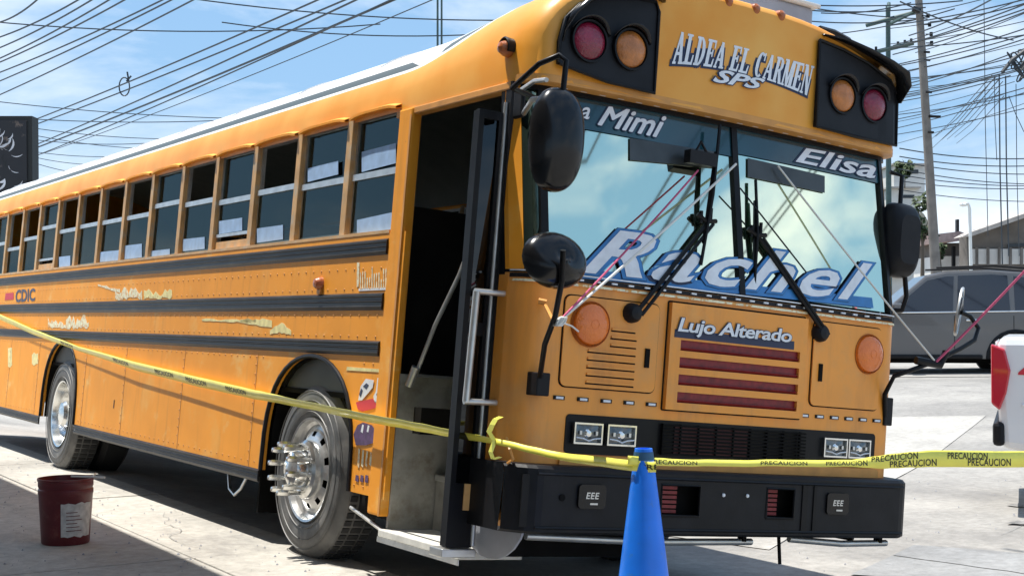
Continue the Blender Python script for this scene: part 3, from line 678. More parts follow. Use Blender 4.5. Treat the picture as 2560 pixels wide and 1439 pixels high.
# mustard brow name
fb = fmap([(1690, 80), (2030, 168), (2014, 240), (1676, 160)], fbrow, arch=.035)
mb = MB(); serif_text('ALDEA EL CARMEN', mb, fb, .014, .035, .012); mb.build('lettering', 'white_let', bus, recalc=False)
mb = MB(); serif_text('ALDEA EL CARMEN', mb, fb, .010, .24, .085); mb.build('lettering_outline', 'navy_let', bus, recalc=False)
sign('SPS', [(1785, 172), (1908, 200), (1896, 226), (1775, 206)], fbrow, 'white_let', 'navy_let', .03, .075, .25, 1.0, d=.016)
# clearance lights on brow
for (x, y) in ((1812, 8), (1880, 26), (1943, 42)):
    p = FY(x, y+12, .085); mb = MB(); mb.lathe([(.0, -.065), (.020, -.058), (.034, -.032), (.038, 0), (.038, .05)], (p.x, .10, p.z+.012), (0, 1, -.45), 14); mb.build('clearance_light', 'amber_dark', bus, smooth=40)
for sg in (-1, 1):
    for (yy_, zz) in ((.30, 2.665),):
        mb = MB(); mb.lathe([(.0, -.07), (.025, -.06), (.040, -.03), (.044, 0), (.044, .03)], (sg*(HW-.012), yy_, zz), (-sg, 0, 0), 14); o = mb.build('side_marker_light', 'amber_dark', bus, smooth=40)
        mb = MB(); mb.lathe([(.05, 0), (.054, -.04), (.048, -.045), (.045, -.02)], (sg*(HW-.012), yy_, zz), (-sg, 0, 0), 14, -.3, pi*.9); mb.build('marker_hood', 'black', o, smooth=40)
# warning light housings
def housing(px, lamps, hoodpts):
    hs = fquad('warning_light_housing', 'blacksatin', px, .030, fbrow, .05)
    rim = []
    for (x, y) in px:
        p = FY(x, y, .1)
        for _ in range(4): p = FY(x, y, fbrow(p.x, p.z)-.034)
        rim.append(p)
    mb = MB(); mb.tube(rim+[rim[0]], .009, 6); mb.build('housing_rim', 'black', hs, smooth=40)
    for (x, y, r, m_) in lamps:
        p = FY(x, y, .03); Y = fbrow(p.x, p.z)-.028
        mb = MB(); mb.lathe([(0, -.030), (r*.35, -.028), (r*.7, -.020), (r*.93, -.008), (r, 0), (r, .02)], (p.x, Y-.01, p.z), (0, 1, 0), 24); ln = mb.build('warning_lamp', m_, hs, smooth=35)
        mb = MB(); mb.lathe([(r, .005), (r+.004, -.015), (r+.014, -.015), (r+.016, .02)], (p.x, Y-.005, p.z), (0, 1, 0), 24); mb.build('lamp_ring', 'black', ln, smooth=35)
        # small visor arc above the lamp
        mb = MB(); rows = []
        for i in range(13):
            a = radians(20+140*i/12); rows.append([(p.x+(r+.016)*cos(a), Y-.0, p.z+(r+.016)*sin(a)), (p.x+(r+.028)*cos(a), Y-.055*sin(a)-.005, p.z+(r+.024)*sin(a)+.004)])
        mb.grid(rows); mb.build('lamp_visor', 'gloss_black', ln, smooth=60, solid=.004)
    # big hood along the top edge
    mb = MB(); rows = []
    for (x, y, dep) in hoodpts:
        p = FY(x, y, .08); Y = fbrow(p.x, p.z); rows.append([(p.x, Y+.03, p.z+.012), (p.x, Y-dep, p.z+.004)])
    mb.grid(rows); mb.build('housing_hood', 'gloss_black', hs, smooth=60, solid=.008)
housing([(1398, 158), (1400, 100), (1415, 45), (1450, 12), (1500, -8), (1560, -12), (1640, 5), (1648, 30), (1642, 130), (1636, 233), (1520, 205)], [(1478, 102, .088, 'red_warn'), (1577, 124, .088, 'amber_warn')], [(1400, 120, .02), (1402, 80, .05), (1420, 40, .09), (1450, 12, .11), (1500, -10, .12), (1570, -14, .12), (1630, -2, .10), (1650, 12, .04)])
housing([(2050, 100), (2110, 125), (2170, 158), (2225, 200), (2243, 240), (2240, 364), (2140, 342), (2041, 316)], [(2106, 240, .084, 'amber_warn'), (2190, 262, .084, 'red_warn')], [(2050, 92, .04), (2090, 108, .10), (2140, 135, .13), (2190, 165, .15), (2225, 193, .16), (2240, 225, .14), (2244, 262, .06)])
# --- hatches, grille, lamps of the nose
def rrect(x0, x1, z0, z1, r, n=4):
    pts = []
    for cx, cz, a in ((x1-r, z1-r, 0), (x0+r, z1-r, 90), (x0+r, z0+r, 180), (x1-r, z0+r, 270)):
        for i in range(n+1): q = radians(a+90*i/n); pts.append((cx+r*cos(q), cz+r*sin(q)))
    return pts
def strip_panel(name, material, x0, x1, z0, z1, r, off, thick, parent=None, bevel=0):
    mb = MB(); N_ = 8
    poly = rrect(x0, x1, z0, z1, r)
    bm = bmesh.new(); vs = [bm.verts.new((a, 0, b)) for a, b in poly]; f = bm.faces.new(vs)
    for i in range(1, N_): bmesh.ops.bisect_plane(bm, geom=bm.verts[:]+bm.edges[:]+bm.faces[:], plane_co=(x0+(x1-x0)*i/N_, 0, 0), plane_no=(1, 0, 0))
    for v in bm.verts: v.co.y = fy(v.co.x, 1.3)-off
    r_ = bmesh.ops.extrude_face_region(bm, geom=bm.faces[:])
    for v in r_['geom']:
        if isinstance(v, bmesh.types.BMVert): v.co.y += thick
    bmesh.ops.recalc_face_normals(bm, faces=bm.faces)
    me = bpy.data.meshes.new(name); bm.to_mesh(me); bm.free(); me.materials.append(M[material]); o = bpy.data.objects.new(name, me); C.objects.link(o); o.parent = parent or bus
    return o
def hatch(x0, x1, z0, z1):
    strip_panel('hatch_gap', 'dark', x0-.006, x1+.006, z0-.006, z1+.006, .035, .003, .004)
    return strip_panel('access_hatch', 'orange_front', x0, x1, z0, z1, .030, .010, .012)
h1 = hatch(-.995, -.475, 1.10, 1.515); h3 = hatch(.53, 1.045, 1.10, 1.53)
mb = MB(); mb.box(-.545, -.52, fy(-.53, 1.3)-.018, fy(-.53, 1.3)-.0101, 1.215, 1.305); mb.build('latch', 'dark', h1)
mb = MB(); mb.box(.575, .598, fy(.58, 1.3)-.018, fy(.58, 1.3)-.0101, 1.225, 1.315); mb.build('latch', 'dark', h3)
for k in range(8):                            # pressed louvres
    z = 1.385-k*.036; x0 = -.86 if k > 2 else -.74; x1 = -.60
    if k == 0: x1 = -.61
    surf_poly('louvre', 'orange_front', [(x0, z-.010), (x1, z-.010), (x1, z), (x0, z)], lambda x, z: fy(x, 1.3)-.017, .008, h1)
    surf_poly('louvre_slot', 'dark', [(x0-.003, z-.017), (x1+.003, z-.017), (x1+.003, z-.0105), (x0-.003, z-.0105)], lambda x, z: fy(x, 1.3)-.0115, .002, h1)
for sx in (-.857, .945):
    Y = fy(sx, 1.39); r = .098
    mb = MB(); mb.lathe([(0, -.040), (r*.4, -.038), (r*.75, -.030), (r*.94, -.016), (r, -.002), (r, .03)], (sx, Y-.012, 1.392), (0, 1, 0), 28); ts = mb.build('turn_signal', 'amber_lens', bus, smooth=30)
    for k in range(5): mb = MB(); mb.lathe([(r*(.2+.15*k), -.0385+.004*k), (r*(.22+.15*k), -.0405+.004*k), (r*(.24+.15*k), -.0375+.004*k)], (sx, Y-.012, 1.392), (0, 1, 0), 28); mb.build('lens_rib', 'amber_lens', ts, smooth=30)
    mb = MB(); mb.lathe([(r+.001, -.004), (r+.006, -.010), (r+.009, -.002), (r+.009, .02)], (sx, Y-.012, 1.392), (0, 1, 0), 28); mb.build('lamp_ring', 'amber_dark', ts, smooth=30)
# centre grille door: real openings with a red back plate
yg = fy(0, 1.3)
strip_panel('grille_gap', 'dark', -.425, .470, 1.02, 1.545, .01, .003, .004)
gr = MB(); GX0, GX1, GZ0, GZ1 = -.418, .463, 1.027, 1.535; t0, t1 = -.022, -.012
def gb(x0, x1, z0, z1): gr.box(x0, x1, yg+t0+.0*x0, yg+t1+.035, z0, z1)
sl = [(1.311, 1.362), (1.229, 1.280), (1.147, 1.198), (1.063, 1.114)]
gb(GX0, -.352, GZ0, GZ1); gb(.418, GX1, GZ0, GZ1); gb(-.352, .418, sl[0][1], GZ1); gb(-.352, .418, GZ0, sl[3][0])
for i in range(3): gb(-.352, .418, sl[i+1][1], sl[i][0])
gd = gr.build('grille_door', 'orange_front', bus)
mb = MB(); mb.box(-.352, .418, yg-.004, yg+.002, 1.06, 1.37); mb.build('grille_backing', 'red_slot', gd)
for (a, b) in sl:
    mb = MB(); mb.add([(-.35, yg-.006, a+.004), (.416, yg-.006, a+.004), (.416, yg-.018, a+.014), (-.35, yg-.018, a+.014)], [(0, 1, 2, 3)]); mb.build('grille_blade', 'red_slot', gd, solid=.003)
gm = lambda x, z: yg-.022
sign('Lujo Alterado', [(1697, 793), (1978, 824), (1976, 866), (1690, 838)], gm, 'white_let', 'navy_let', .02, .06, .12, .92, d=.006)
fquad('lettering_band', 'navy_let', [(1688, 822), (1986, 853), (1985, 874), (1686, 842)], .002, gm, .002)
# headlight recess
strip_panel('headlight_panel', 'black', -.945, 1.045, .795, .975, .02, .004, .01)
strip_panel('headlight_surround', 'orange_trim', -.97, 1.07, .72, .79, .02, .014, .02)
mid = MB()
for k in range(9): z = .812+k*.017; mid.box(-.42, .50, fy(0, 1)-.018, fy(0, 1)-.004, z, z+.009)
for k in range(9): x = -.42+k*.11; mid.box(x, x+.006, fy(0, 1)-.016, fy(0, 1)-.002, .812, .96)
mid.build('lower_grille', 'dark', bus)
mb = MB(); mb.box(-.34, .12, fy(0, 1)-.0065, fy(0, 1)-.005, .82, .95); mb.build('radiator_plate', mat('dull dark red core', (.07, .008, .010), .6), bus)
for (x0, x1) in ((-.915, -.755), (-.735, -.570), (.640, .805), (.825, .985)):
    Y = fy((x0+x1)/2, .9)-.006; z0, z1 = .842, .940
    mb = MB()
    for (a, b, c, d) in ((x0, x1, z1-.008, z1), (x0, x1, z0, z0+.008), (x0, x0+.008, z0+.008, z1-.008), (x1-.008, x1, z0+.008, z1-.008)): mb.box(a, b, Y-.022, Y, c, d)
    hl = mb.build('headlight', 'chrome', bus)
    mb = MB(); rows = []
    for i in range(7):
        u = i/6; rows.append([(x0+.008+(x1-x0-.016)*u, Y-.008-.010*sin(pi*u)*sin(pi*v/5), z0+.008+(z1-z0-.016)*v/5) for v in range(6)])
    mb.grid(rows); mb.build('lens', 'lamp', hl, smooth=50)
    mb = MB(); xc, zc = (x0+x1)/2, (z0+z1)/2; mb.lathe([(0, -.026), (.014, -.024), (.022, -.016), (.022, -.010)], (xc, Y, zc), (0, 1, 0), 12); mb.build('bulb_cap', 'chrome', hl, smooth=30)
    mb = MB(); mb.tube([(x0+.012, Y-.022, z0+.03), (xc-.03, Y-.024, z0+.026), (xc, Y-.026, z0+.016), (xc+.03, Y-.024, z0+.026), (x1-.012, Y-.022, z0+.03)], .0035, 5); mb.build('reflector_trim', 'white_let', hl)
    for sx_ in (-1, 1):
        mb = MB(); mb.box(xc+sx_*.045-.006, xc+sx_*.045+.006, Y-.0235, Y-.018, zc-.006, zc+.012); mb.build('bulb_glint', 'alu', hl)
# --- bumper: folded plate with wrapped ends and cut-outs
ZB0, ZB1 = .440, .742
def byx(x):
    ax = abs(x-.0); y = -.125-.02*(1-(x/1.2)**2)
    if ax > 1.12: y += ((ax-1.12)/.14)**2*.11
    return y
BX = [-1.26, -1.25, -1.225, -1.19, -1.15, -1.12, -.93, -.76, -.47, -.24, 0, .18, .36, .60, .78, 1.0, 1.12, 1.15, 1.19, 1.225, 1.25, 1.26]
holes = [(-.47, -.24), (.18, .36)]
def bz(x):
    return .02 if abs(x) > 1.2 else 0
mb = MB(); zl = [ZB0, ZB0+.012, .535, .680, ZB1-.014, ZB1]; yo = [.02, 0, 0, 0, 0, .018]
for i in range(len(BX)-1):
    for k in range(len(zl)-1):
        a, b = BX[i], BX[i+1]
        if k == 2 and any(abs(a-h[0]) < .01 and abs(b-h[1]) < .01 for h in holes): continue
        q = [(a, byx(a)+yo[k], zl[k]), (b, byx(b)+yo[k], zl[k]), (b, byx(b)+yo[k+1], zl[k+1]), (a, byx(a)+yo[k+1], zl[k+1])]
        mb.add(q, [(0, 1, 2, 3)])
for i in range(len(BX)-1):
    a, b = BX[i], BX[i+1]
    mb.add([(a, byx(a)+.018, ZB1), (b, byx(b)+.018, ZB1), (b, .10+abs(b)*.05, ZB1+.004), (a, .10+abs(a)*.05, ZB1+.004)], [(0, 1, 2, 3)])
    mb.add([(a, byx(a)+.02, ZB0), (b, byx(b)+.02, ZB0), (b, .02, ZB0-.0), (a, .02, ZB0)], [(0, 1, 2, 3)])
for sg in (-1, 1):
    mb.add([(sg*1.26, byx(1.26)+.02, ZB0), (sg*1.26, byx(1.26), .70), (sg*1.26, byx(1.26)+.02, ZB1), (sg*1.27, .30, ZB1), (sg*1.27, .30, ZB0)], [(0, 1, 2, 3, 4)])
bump = mb.build('bumper', 'blacksatin', bus, smooth=30)
# edge ridges of the channel
for z in (ZB0+.03, ZB1-.035):
    mb = MB(); mb.tube([(x, byx(x)-.002, z) for x in BX[4:-4]], .007, 5); mb.build('bumper_ridge', 'blacksatin', bump, smooth=40)
for (a, b) in holes:
    mb = MB(); Y = byx(a); mb.box(a-.06, b+.16, Y+.09, Y+.10, .46, .72); mb.build('cutout_back', 'dark', bump)
    for k in range(6):
        mb = MB(); z = .545+k*.022; mb.box(a+.0, a+(b-a)*(.55 if a < 0 else .6), Y+.045, Y+.06, z, z+.015); mb.build('red_slat', 'red_slot', bump)
    mb = MB(); mb.tube([(a, Y+.002, .535), (b, Y+.002, .535), (b, Y+.002, .68), (a, Y+.002, .68), (a, Y+.002, .535)], .008, 6); mb.build('cutout_rim', 'black', bump)
for (x, s) in ((-.865, 'EEE'), (.655, 'EEE')):
    Y = byx(x); mb = MB(); mb.prism(rrect(x-.075, x+.075, .560, .668, .02), lambda u, v, d: Vector((u, Y+d, v)), -.012, .01); fg = mb.build('fog_light', 'gloss_black', bump)
    v, f = text_tris(s, .02, .15, 1.1); X0, X1 = min(p[0] for p in v), max(p[0] for p in v)
    mb = MB(); mb.add([(x-.036+(p[0]-X0)/(X1-X0)*.072, Y-.0135, .605+p[1]*.040) for p in v], f); mb.build('fog_light_mark', 'alu', fg, recalc=False)
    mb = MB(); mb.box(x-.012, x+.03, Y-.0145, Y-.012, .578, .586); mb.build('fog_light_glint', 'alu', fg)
mb = MB(); mb.lathe([(0, -.003), (.016, -.003), (.016, .01)], (-1.02, byx(-1.02)-.001, .605), (0, 1, 0), 12); mb.build('bolt_hole', 'dark', bump)
for x in (-.10, .05):
    mb = MB(); mb.lathe([(0, -.006), (.008, -.005), (.010, 0)], (x, byx(x)-.003, .640), (0, 1, 0), 8); mb.build('bolt', 'white_let', bump)
for x, w in ((-1.19, .05), (.43, .035), (.50, .02)):
    mb = MB(); mb.box(x-w/2, x+w/2, byx(x)-.006, byx(x)+.002, .47, .70); mb.build('mount_plate', 'black', bump)
# steel tube slung under the bumper
for a, b in ((-1.15, .18), (.42, 1.12)):
    mb = MB(); mb.tube([(a, -.06, .425), ((a+b)/2, -.07, .405), (b, -.05, .408)], .017, 8); mb.build('underride_tube', 'alu', bus, smooth=60)
    for x in (a+.08, b-.06):
        mb = MB(); mb.box(x-.012, x+.012, -.07, -.03, .41, .45); mb.build('tube_bracket', 'dark', bus)
mb = MB(); mb.tube([(.36, -.05, .44), (.37, -.06, .30)], .010, 6); mb.build('hanging_chain', 'dark', bus)
# right lower corner: wheel-shaped grey end plate and torn fairing beside the bumper
mb = MB(); mb.prism([(-.10, .52)]+[(.18-.30*cos(radians(a)), .52-.24*sin(radians(a))) for a in range(15, 180, 15)]+[(.42, .52)], lambda u, v, d: Vector((-1.17-d, u+.02, v+.01)), 0, .012)
mb.build('splash_plate', 'greyplate', bus)
mb = MB(); mb.lathe([(.15, 0), (.13, -.03), (.10, -.035), (.07, -.012), (.02, -.006), (0, -.005)], (-1.205, .10, .60), (1, .15, 0), 20); mb.build('tow_hook_recess', 'orange_trim', bus, smooth=40)
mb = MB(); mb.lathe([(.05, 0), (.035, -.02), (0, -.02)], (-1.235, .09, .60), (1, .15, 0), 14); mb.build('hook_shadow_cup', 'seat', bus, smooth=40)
# ropes tie / torn fibre at corner
mb = MB(); mb.tube([(-1.24, .02, .85), (-1.255, -.04, .80), (-1.24, -.05, .76), (-1.25, -.02, .74)], .007, 5); mb.build('torn_strip', 'orange_trim', bus)
# --- door well
mb = MB(); mb.box(-HW-.03, -.90, .34, 1.18, .262, .30); mb.build('door_step', 'steptop', bus, bevel=.006)
mb = MB(); mb.box(-HW-.032, -HW-.028, .34, 1.18, .235, .262); mb.build('step_edge', 'alu', bus)
for (X, z0, z1, m_) in ((-.93, .30, .555, 'step'), (-.62, .585, .93, 'step')):
    mb = MB(); mb.box(X, X+.02, .27, 1.18, z0, z1); mb.build('step_riser', m_, bus)
mb = MB(); mb.box(-.945, -.62, .27, 1.18, .555, .588); mb.build('door_step', 'alu', bus, bevel=.006)
mb = MB(); mb.box(-.635, -.3, .27, 1.18, .93, .96); mb.build('door_step', 'alu', bus, bevel=.006)
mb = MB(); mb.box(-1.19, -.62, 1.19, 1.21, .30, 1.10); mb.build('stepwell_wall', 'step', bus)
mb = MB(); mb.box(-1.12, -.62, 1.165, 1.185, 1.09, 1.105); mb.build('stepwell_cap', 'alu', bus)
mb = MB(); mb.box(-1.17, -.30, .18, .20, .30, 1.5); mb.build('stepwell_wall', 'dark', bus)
mb = MB(); mb.tube([(-1.13, 1.13, 1.10), (-1.10, 1.02, 1.36), (-1.05, .9, 1.62), (-1.0, .82, 1.9)], .012, 8); mb.build('grab_rail', 'alu', bus, smooth=60)
mb = MB(); mb.tube([(-1.16, 1.14, 1.04), (-1.15, 1.10, 1.14)], .022, 8); mb.build('rail_foot', 'alu', bus, smooth=60)
# folding door leaf swung out against the nose
lf = MB(); 
def leaf(x0, x1, y, z0, z1, fr=.032, panes=((.62, 1.30), (1.36, 2.38))):
    f = MB(); f.box(x0, x0+fr, y-.015, y+.015, z0, z1); f.box(x1-fr, x1, y-.015, y+.015, z0, z1); f.box(x0+fr, x1-fr, y-.015, y+.015, z0, panes[0][0]); f.box(x0+fr, x1-fr, y-.015, y+.015, panes[0][1], panes[1][0]); f.box(x0+fr, x1-fr, y-.015, y+.015, panes[1][1], z1)
    d = f.build('door_leaf', 'black', bus)
    for a, b in panes:
        g = MB(); g.box(x0+fr, x1-fr, y-.003, y+.003, a, b); g.build('door_glass', 'door_glass', d)
    return d
leaf(-1.372, -1.235, .275, .33, 2.35, .028, ((.62, 1.30), (1.36, 2.31))); leaf(-1.360, -1.225, .320, .33, 2.35, .028, ((.62, 1.30), (1.36, 2.31)))
mb = MB(); mb.tube([(-1.232, .26, .34), (-1.232, .26, 2.40)], .012, 8); mb.build('door_hinge_rod', 'alu', bus, smooth=60)
mb = MB(); mb.box(-1.40, -1.22, .24, .36, .285, .325); mb.build('door_foot', 'alu', bus, bevel=.005)
mb = MB(); mb.box(-1.3, -1.265, .252, .258, .50, .62); mb.build('door_bracket', 'post', bus)
# grab handle on the corner
hx, hy = -1.345, .165
p0, p1 = FY(1192, 728, .165), FY(1165, 1003, .165)
mb = MB(); mb.tube([(p0.x, hy, p0.z), (p1.x, hy, p1.z)], .017, 10); ho = mb.build('grab_handle', 'alu', bus, smooth=60)
for p in (p0, p1): mb = MB(); mb.tube([(p.x-.01, hy, p.z), (-1.20, hy, p.z+.004)], .014, 8); mb.build('handle_bracket', 'alu', ho, smooth=60)
# floor, interior, seats
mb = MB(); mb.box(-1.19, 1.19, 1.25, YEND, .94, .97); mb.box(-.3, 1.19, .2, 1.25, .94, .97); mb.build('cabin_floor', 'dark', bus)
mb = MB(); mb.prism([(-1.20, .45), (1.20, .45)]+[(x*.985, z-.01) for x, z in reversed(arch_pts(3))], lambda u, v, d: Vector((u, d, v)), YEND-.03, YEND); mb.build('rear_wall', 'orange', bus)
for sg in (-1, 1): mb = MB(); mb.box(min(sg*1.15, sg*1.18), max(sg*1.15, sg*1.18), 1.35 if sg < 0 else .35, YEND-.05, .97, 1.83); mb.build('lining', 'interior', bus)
M['ceil'] = mat('pale ceiling lining', (.34, .35, .33), .6, var=.1)
mb = MB(); mb.grid([[(x*.95, Y, z-.07) for x, z in arch_pts(3) if z > 2.56] for Y in (.5, YEND-.05)]); mb.build('ceiling', 'ceil', bus, smooth=40)
seat_me = None
for r in range(12):
    for sg in (-1, 1):
        y = 2.0+r*.78
        if seat_me is None:
            mb = MB(); mb.box(-.48, .48, 0, .10, .30, 1.02); mb.box(-.48, .48, -.42, .0, .30, .44)
            o = mb.build('passenger_seat', 'seat', bus, bevel=.03); o.location = (sg*.66, y, .97); seat_me = o
        else: dupmesh(seat_me, bus, (sg*.66, y, .97))
mb = MB(); mb.box(.3, .85, .95, 1.07, 1.2, 1.95); mb.box(.3, .85, .55, .95, 1.2, 1.35); mb.box(.45, .7, .6, .9, .97, 1.2); mb.build('driver_seat', 'seat', bus, bevel=.04)
mb = MB(); mb.lathe([(.22, 0), (.235, .015), (.25, 0), (.235, -.015), (.22, 0)], (.58, .36, 1.55), (0, -.5, 1), 28); mb.build('steering_wheel', 'dark', bus, smooth=60)
mb = MB(); mb.box(-1.0, 1.15, .10, .28, .97, 1.50); mb.build('dashboard', 'interior', bus, bevel=.03)
mb = MB(); mb.box(-1.15, -.2, 1.36, 1.39, .97, 2.0); mb.build('modesty_panel', 'dark', bus)
# chassis
mb = MB(); mb.box(-.45, -.35, .1, 11.8, .62, .85); mb.box(.35, .45, .1, 11.8, .62, .85)
for y in (1.0, 3.5, 5.0, 6.6, 9, 10.8): mb.box(-1.15, 1.15, y, y+.08, .80, .935)
mb.build('chassis_frame', 'dark', bus)
mb = MB(); mb.box(-.3, .3, .3, 2.2, .45, .92); mb.build('engine_pan', 'dark', bus, bevel=.05)
for yc in (2.2159, 7.7525): mb = MB(); mb.tube([(-.9, yc, .51), (.9, yc, .51)], .075, 12); mb.build('axle', 'dark', bus, smooth=60)
mb = MB(); mb.box(-1.1, -.6, 3.4, 4.6, .36, .80); mb.build('fuel_tank', 'dark', bus, bevel=.04)
mb = MB(); mb.lathe([(0, 0), (.14, .02), (.15, .06), (.15, .5), (.14, .54), (0, .56)], (-1.0, 3.02, .38), (1, 0, 0), 20); mb.build('air_tank', 'step', bus, smooth=40)
mb = MB(); mb.box(-1.2, -.8, 2.92, 2.94, .18, .5); mb.build('mud_flap', 'dark', bus)
mb = MB(); mb.tube([(-1.17, 3.55, .37), (-1.18, 3.48, .27), (-1.18, 3.38, .24), (-1.18, 3.28, .29), (-1.17, 3.22, .37)], .010, 6); mb.build('hanging_strap', 'alu', bus, smooth=60)
mb = MB(); mb.box(-1.16, -.9, 1.25, 1.62, .33, .46); mb.build('step_support', 'dark', bus, bevel=.02)
mb = MB(); mb.tube([(-1.2, 1.62, .36), (-1.22, 1.4, .33), (-1.22, 1.2, .29)], .010, 6); mb.build('brace_rod', 'alu', bus)
# wheels
def wheel(sg, yc, front):
    X = sg*1.20; ax = (sg, 0, 0); o = (X, yc, .51)
    tp = [(.30, -.02), (.315, .0), (.36, .012), (.43, .010), (.468, -.004), (.487, -.022), (.505, -.035), (.510, -.05), (.510, -.215), (.50, -.235), (.46, -.255), (.36, -.26), (.30, -.24)]
    mb = MB(); mb.lathe(tp, o, ax, 56); ty = mb.build('wheel', 'rubber', bus, smooth=30)
    for rr_ in (.455, .40, .335): mb = MB(); mb.lathe([(rr_-.003, .010), (rr_, .0155), (rr_+.003, .010)], o, ax, 56); mb.build('sidewall_rib', 'rubber', ty, smooth=30)
    # tread blocks
    tb = MB()
    for k in range(64):
        a = 2*pi*k/64
        for (d0, d1) in ((-.045, -.085), (-.10, -.16), (-.175, -.22)):
            r0_, r1_ = .505, .5165; b = a+2*pi/64*.62
            p = [Vector((X+sg*d, yc+r*cos(q), .51+r*sin(q))) for d in (d0, d1) for r in (r0_, r1_) for q in (a, b)]
            tb.add(p, [(0, 1, 3, 2), (4, 5, 7, 6), (0, 1, 5, 4), (2, 3, 7, 6), (0, 2, 6, 4), (1, 3, 7, 5)])
    tb.build('tread', 'tread', ty, kind='stuff')
    if front:
        rp_ = [(.302, -.02), (.300, .008), (.287, .004), (.280, -.030), (.262, -.045), (.235, -.035)]
        mb = MB(); mb.lathe(rp_, o, ax, 48); rim = mb.build('rim', 'rimpaint', ty, smooth=30)
        # disc with ten hand holes
        disc = MB(); n = 60
        for k in range(n):
            a0, a1 = 2*pi*k/n, 2*pi*(k+1)/n; hole = (k % 6) in (2, 3)
            def P(r, a, h): return Vector((X+sg*h, yc+r*cos(a), .51+r*sin(a)))
            seg = [(.235, -.035), (.222, -.026), (.193, -.012), (.175, -.006), (.10, .0)]
            for i in range(4):
                if hole and i == 1: continue
                (ra, ha), (rb, hb) = seg[i], seg[i+1]; disc.add([P(ra, a0, ha), P(ra, a1, ha), P(rb, a1, hb), P(rb, a0, hb)], [(0, 1, 2, 3)])
        disc.build('rim_disc', 'rimpaint', rim, smooth=25)
        mb = MB(); mb.lathe([(.24, -.09), (0, -.09)], o, ax, 32); mb.build('brake_drum', 'dark', rim)
        mb = MB(); mb.lathe([(.168, -.004), (.168, .03), (.150, .045), (.130, .045), (.118, .03)], o, ax, 40); mb.build('hub_ring', 'chrome', rim, smooth=30)
        mb = MB(); mb.lathe([(.105, .0), (.105, .07), (.095, .11), (.05, .135), (0, .14)], o, ax, 32); mb.build('hub_cap', 'chrome', rim, smooth=30)
        for k in range(10):
            a = 2*pi*k/10+.15; c = (X+sg*.02, yc+.138*cos(a), .51+.138*sin(a))
            mb = MB(); mb.lathe([(.018, 0), (.018, .02), (.012, .028), (.0125, .095), (.0185, .098), (.0185, .155), (.014, .172), (0, .176)], c, ax, 6); mb.build('lug_spike', 'chrome', rim, smooth=20)
    else:
        rp_ = [(.302, -.02), (.300, .008), (.287, .004), (.276, -.05), (.262, -.12), (.235, -.155)]
        mb = MB(); mb.lathe(rp_, o, ax, 48); rim = mb.build('rim', 'chrome', ty, smooth=30)
        disc = MB(); n = 60
        for k in range(n):
            a0, a1 = 2*pi*k/n, 2*pi*(k+1)/n; hole = (k % 6) in (2, 3)
            def P(r, a, h): return Vector((X+sg*h, yc+r*cos(a), .51+r*sin(a)))
            seg = [(.235, -.155), (.222, -.150), (.190, -.140), (.12, -.13)]
            for i in range(3):
                if hole and i == 1: continue
                (ra, ha), (rb, hb) = seg[i], seg[i+1]; disc.add([P(ra, a0, ha), P(ra, a1, ha), P(rb, a1, hb), P(rb, a0, hb)], [(0, 1, 2, 3)])
        disc.build('rim_disc', 'rimpaint', rim, smooth=25)
        mb = MB(); mb.lathe([(.12, -.13), (.12, -.03), (.10, .0), (.04, .015), (0, .016)], o, ax, 32); mb.build('hub_cap', 'chrome', rim, smooth=30)
        for k in range(10):
            a = 2*pi*k/10; c = (X-sg*.14, yc+.165*cos(a), .51+.165*sin(a)); mb = MB(); mb.lathe([(.018, 0), (.018, .04), (0, .045)], c, ax, 8); mb.build('lug_nut', 'chrome', rim, smooth=35)
        mb = MB(); mb.lathe([(.30, -.30), (.46, -.29), (.505, -.33), (.51, -.50), (.46, -.54), (.30, -.53)], o, ax, 48); mb.build('inner_tyre', 'tread', ty, smooth=30)
for sg in (-1, 1): wheel(sg, 2.2159, True); wheel(sg, 7.7525, False)
# --- side decals and marks
def squad(name, material, pts, off=.0165, th=.0012, X=-HW):
    P = [SX(x, y, X-off) for x, y in pts]; mb = MB(); mb.prism([(p.y, p.z) for p in P], lambda u, v, d: Vector((X-d, u, v)), off, off+th); return mb.build(name, material, bus)
rd = random.Random(5)
def blotch(x0, x1, ytop, ybot, n, name='peeled_decal', material='cream', jag=.6):
    top, bot = [], []
    for i in range(n+1):
        x = x0+(x1-x0)*i/n; h = ybot(x)-ytop(x); top.append((x, ytop(x)+rd.uniform(0, jag)*h)); bot.append((x, ybot(x)-rd.uniform(0, .25)*h))
    mb = MB(); P = [SX(x, y, -HW-.0165) for x, y in top]; Q = [SX(x, y, -HW-.0165) for x, y in bot]
    rows = [[(p.x, p.y, p.z), (q.x, q.y, q.z)] for p, q in zip(P, Q)]
    mb.grid(rows); return mb.build(name, material, bus, solid=.001)
blotch(245, 300, lambda x: 708+(x-245)*.25, lambda x: 716+(x-245)*.30, 8, jag=.4)
blotch(288, 355, lambda x: 712-abs(x-330)*-.25, lambda x: 751, 12, jag=.55)
blotch(360, 430, lambda x: 722, lambda x: 748, 12, material='yellow_worn', jag=.7)
blotch(120, 165, lambda x: 790+(x-120)*.4, lambda x: 823, 9, jag=.6)
blotch(165, 222, lambda x: 785, lambda x: 824, 12, jag=.7)
blotch(505, 640, lambda x: 795, lambda x: 803+(x-505)*.04, 14, material='yellow_worn', jag=.5)
blotch(600, 680, lambda x: 795, lambda x: 808+(x-600)*.2, 10, material='yellow_worn', jag=.3)
blotch(675, 728, lambda x: 800+abs(x-702)*.9, lambda x: 838, 9, material='yellow_worn', jag=.2)
blotch(20, 30, lambda x: 860, lambda x: 925, 2, material='yellow_worn', jag=.2)
blotch(80, 95, lambda x: 880, lambda x: 915, 3, material='yellow_worn', jag=.3)
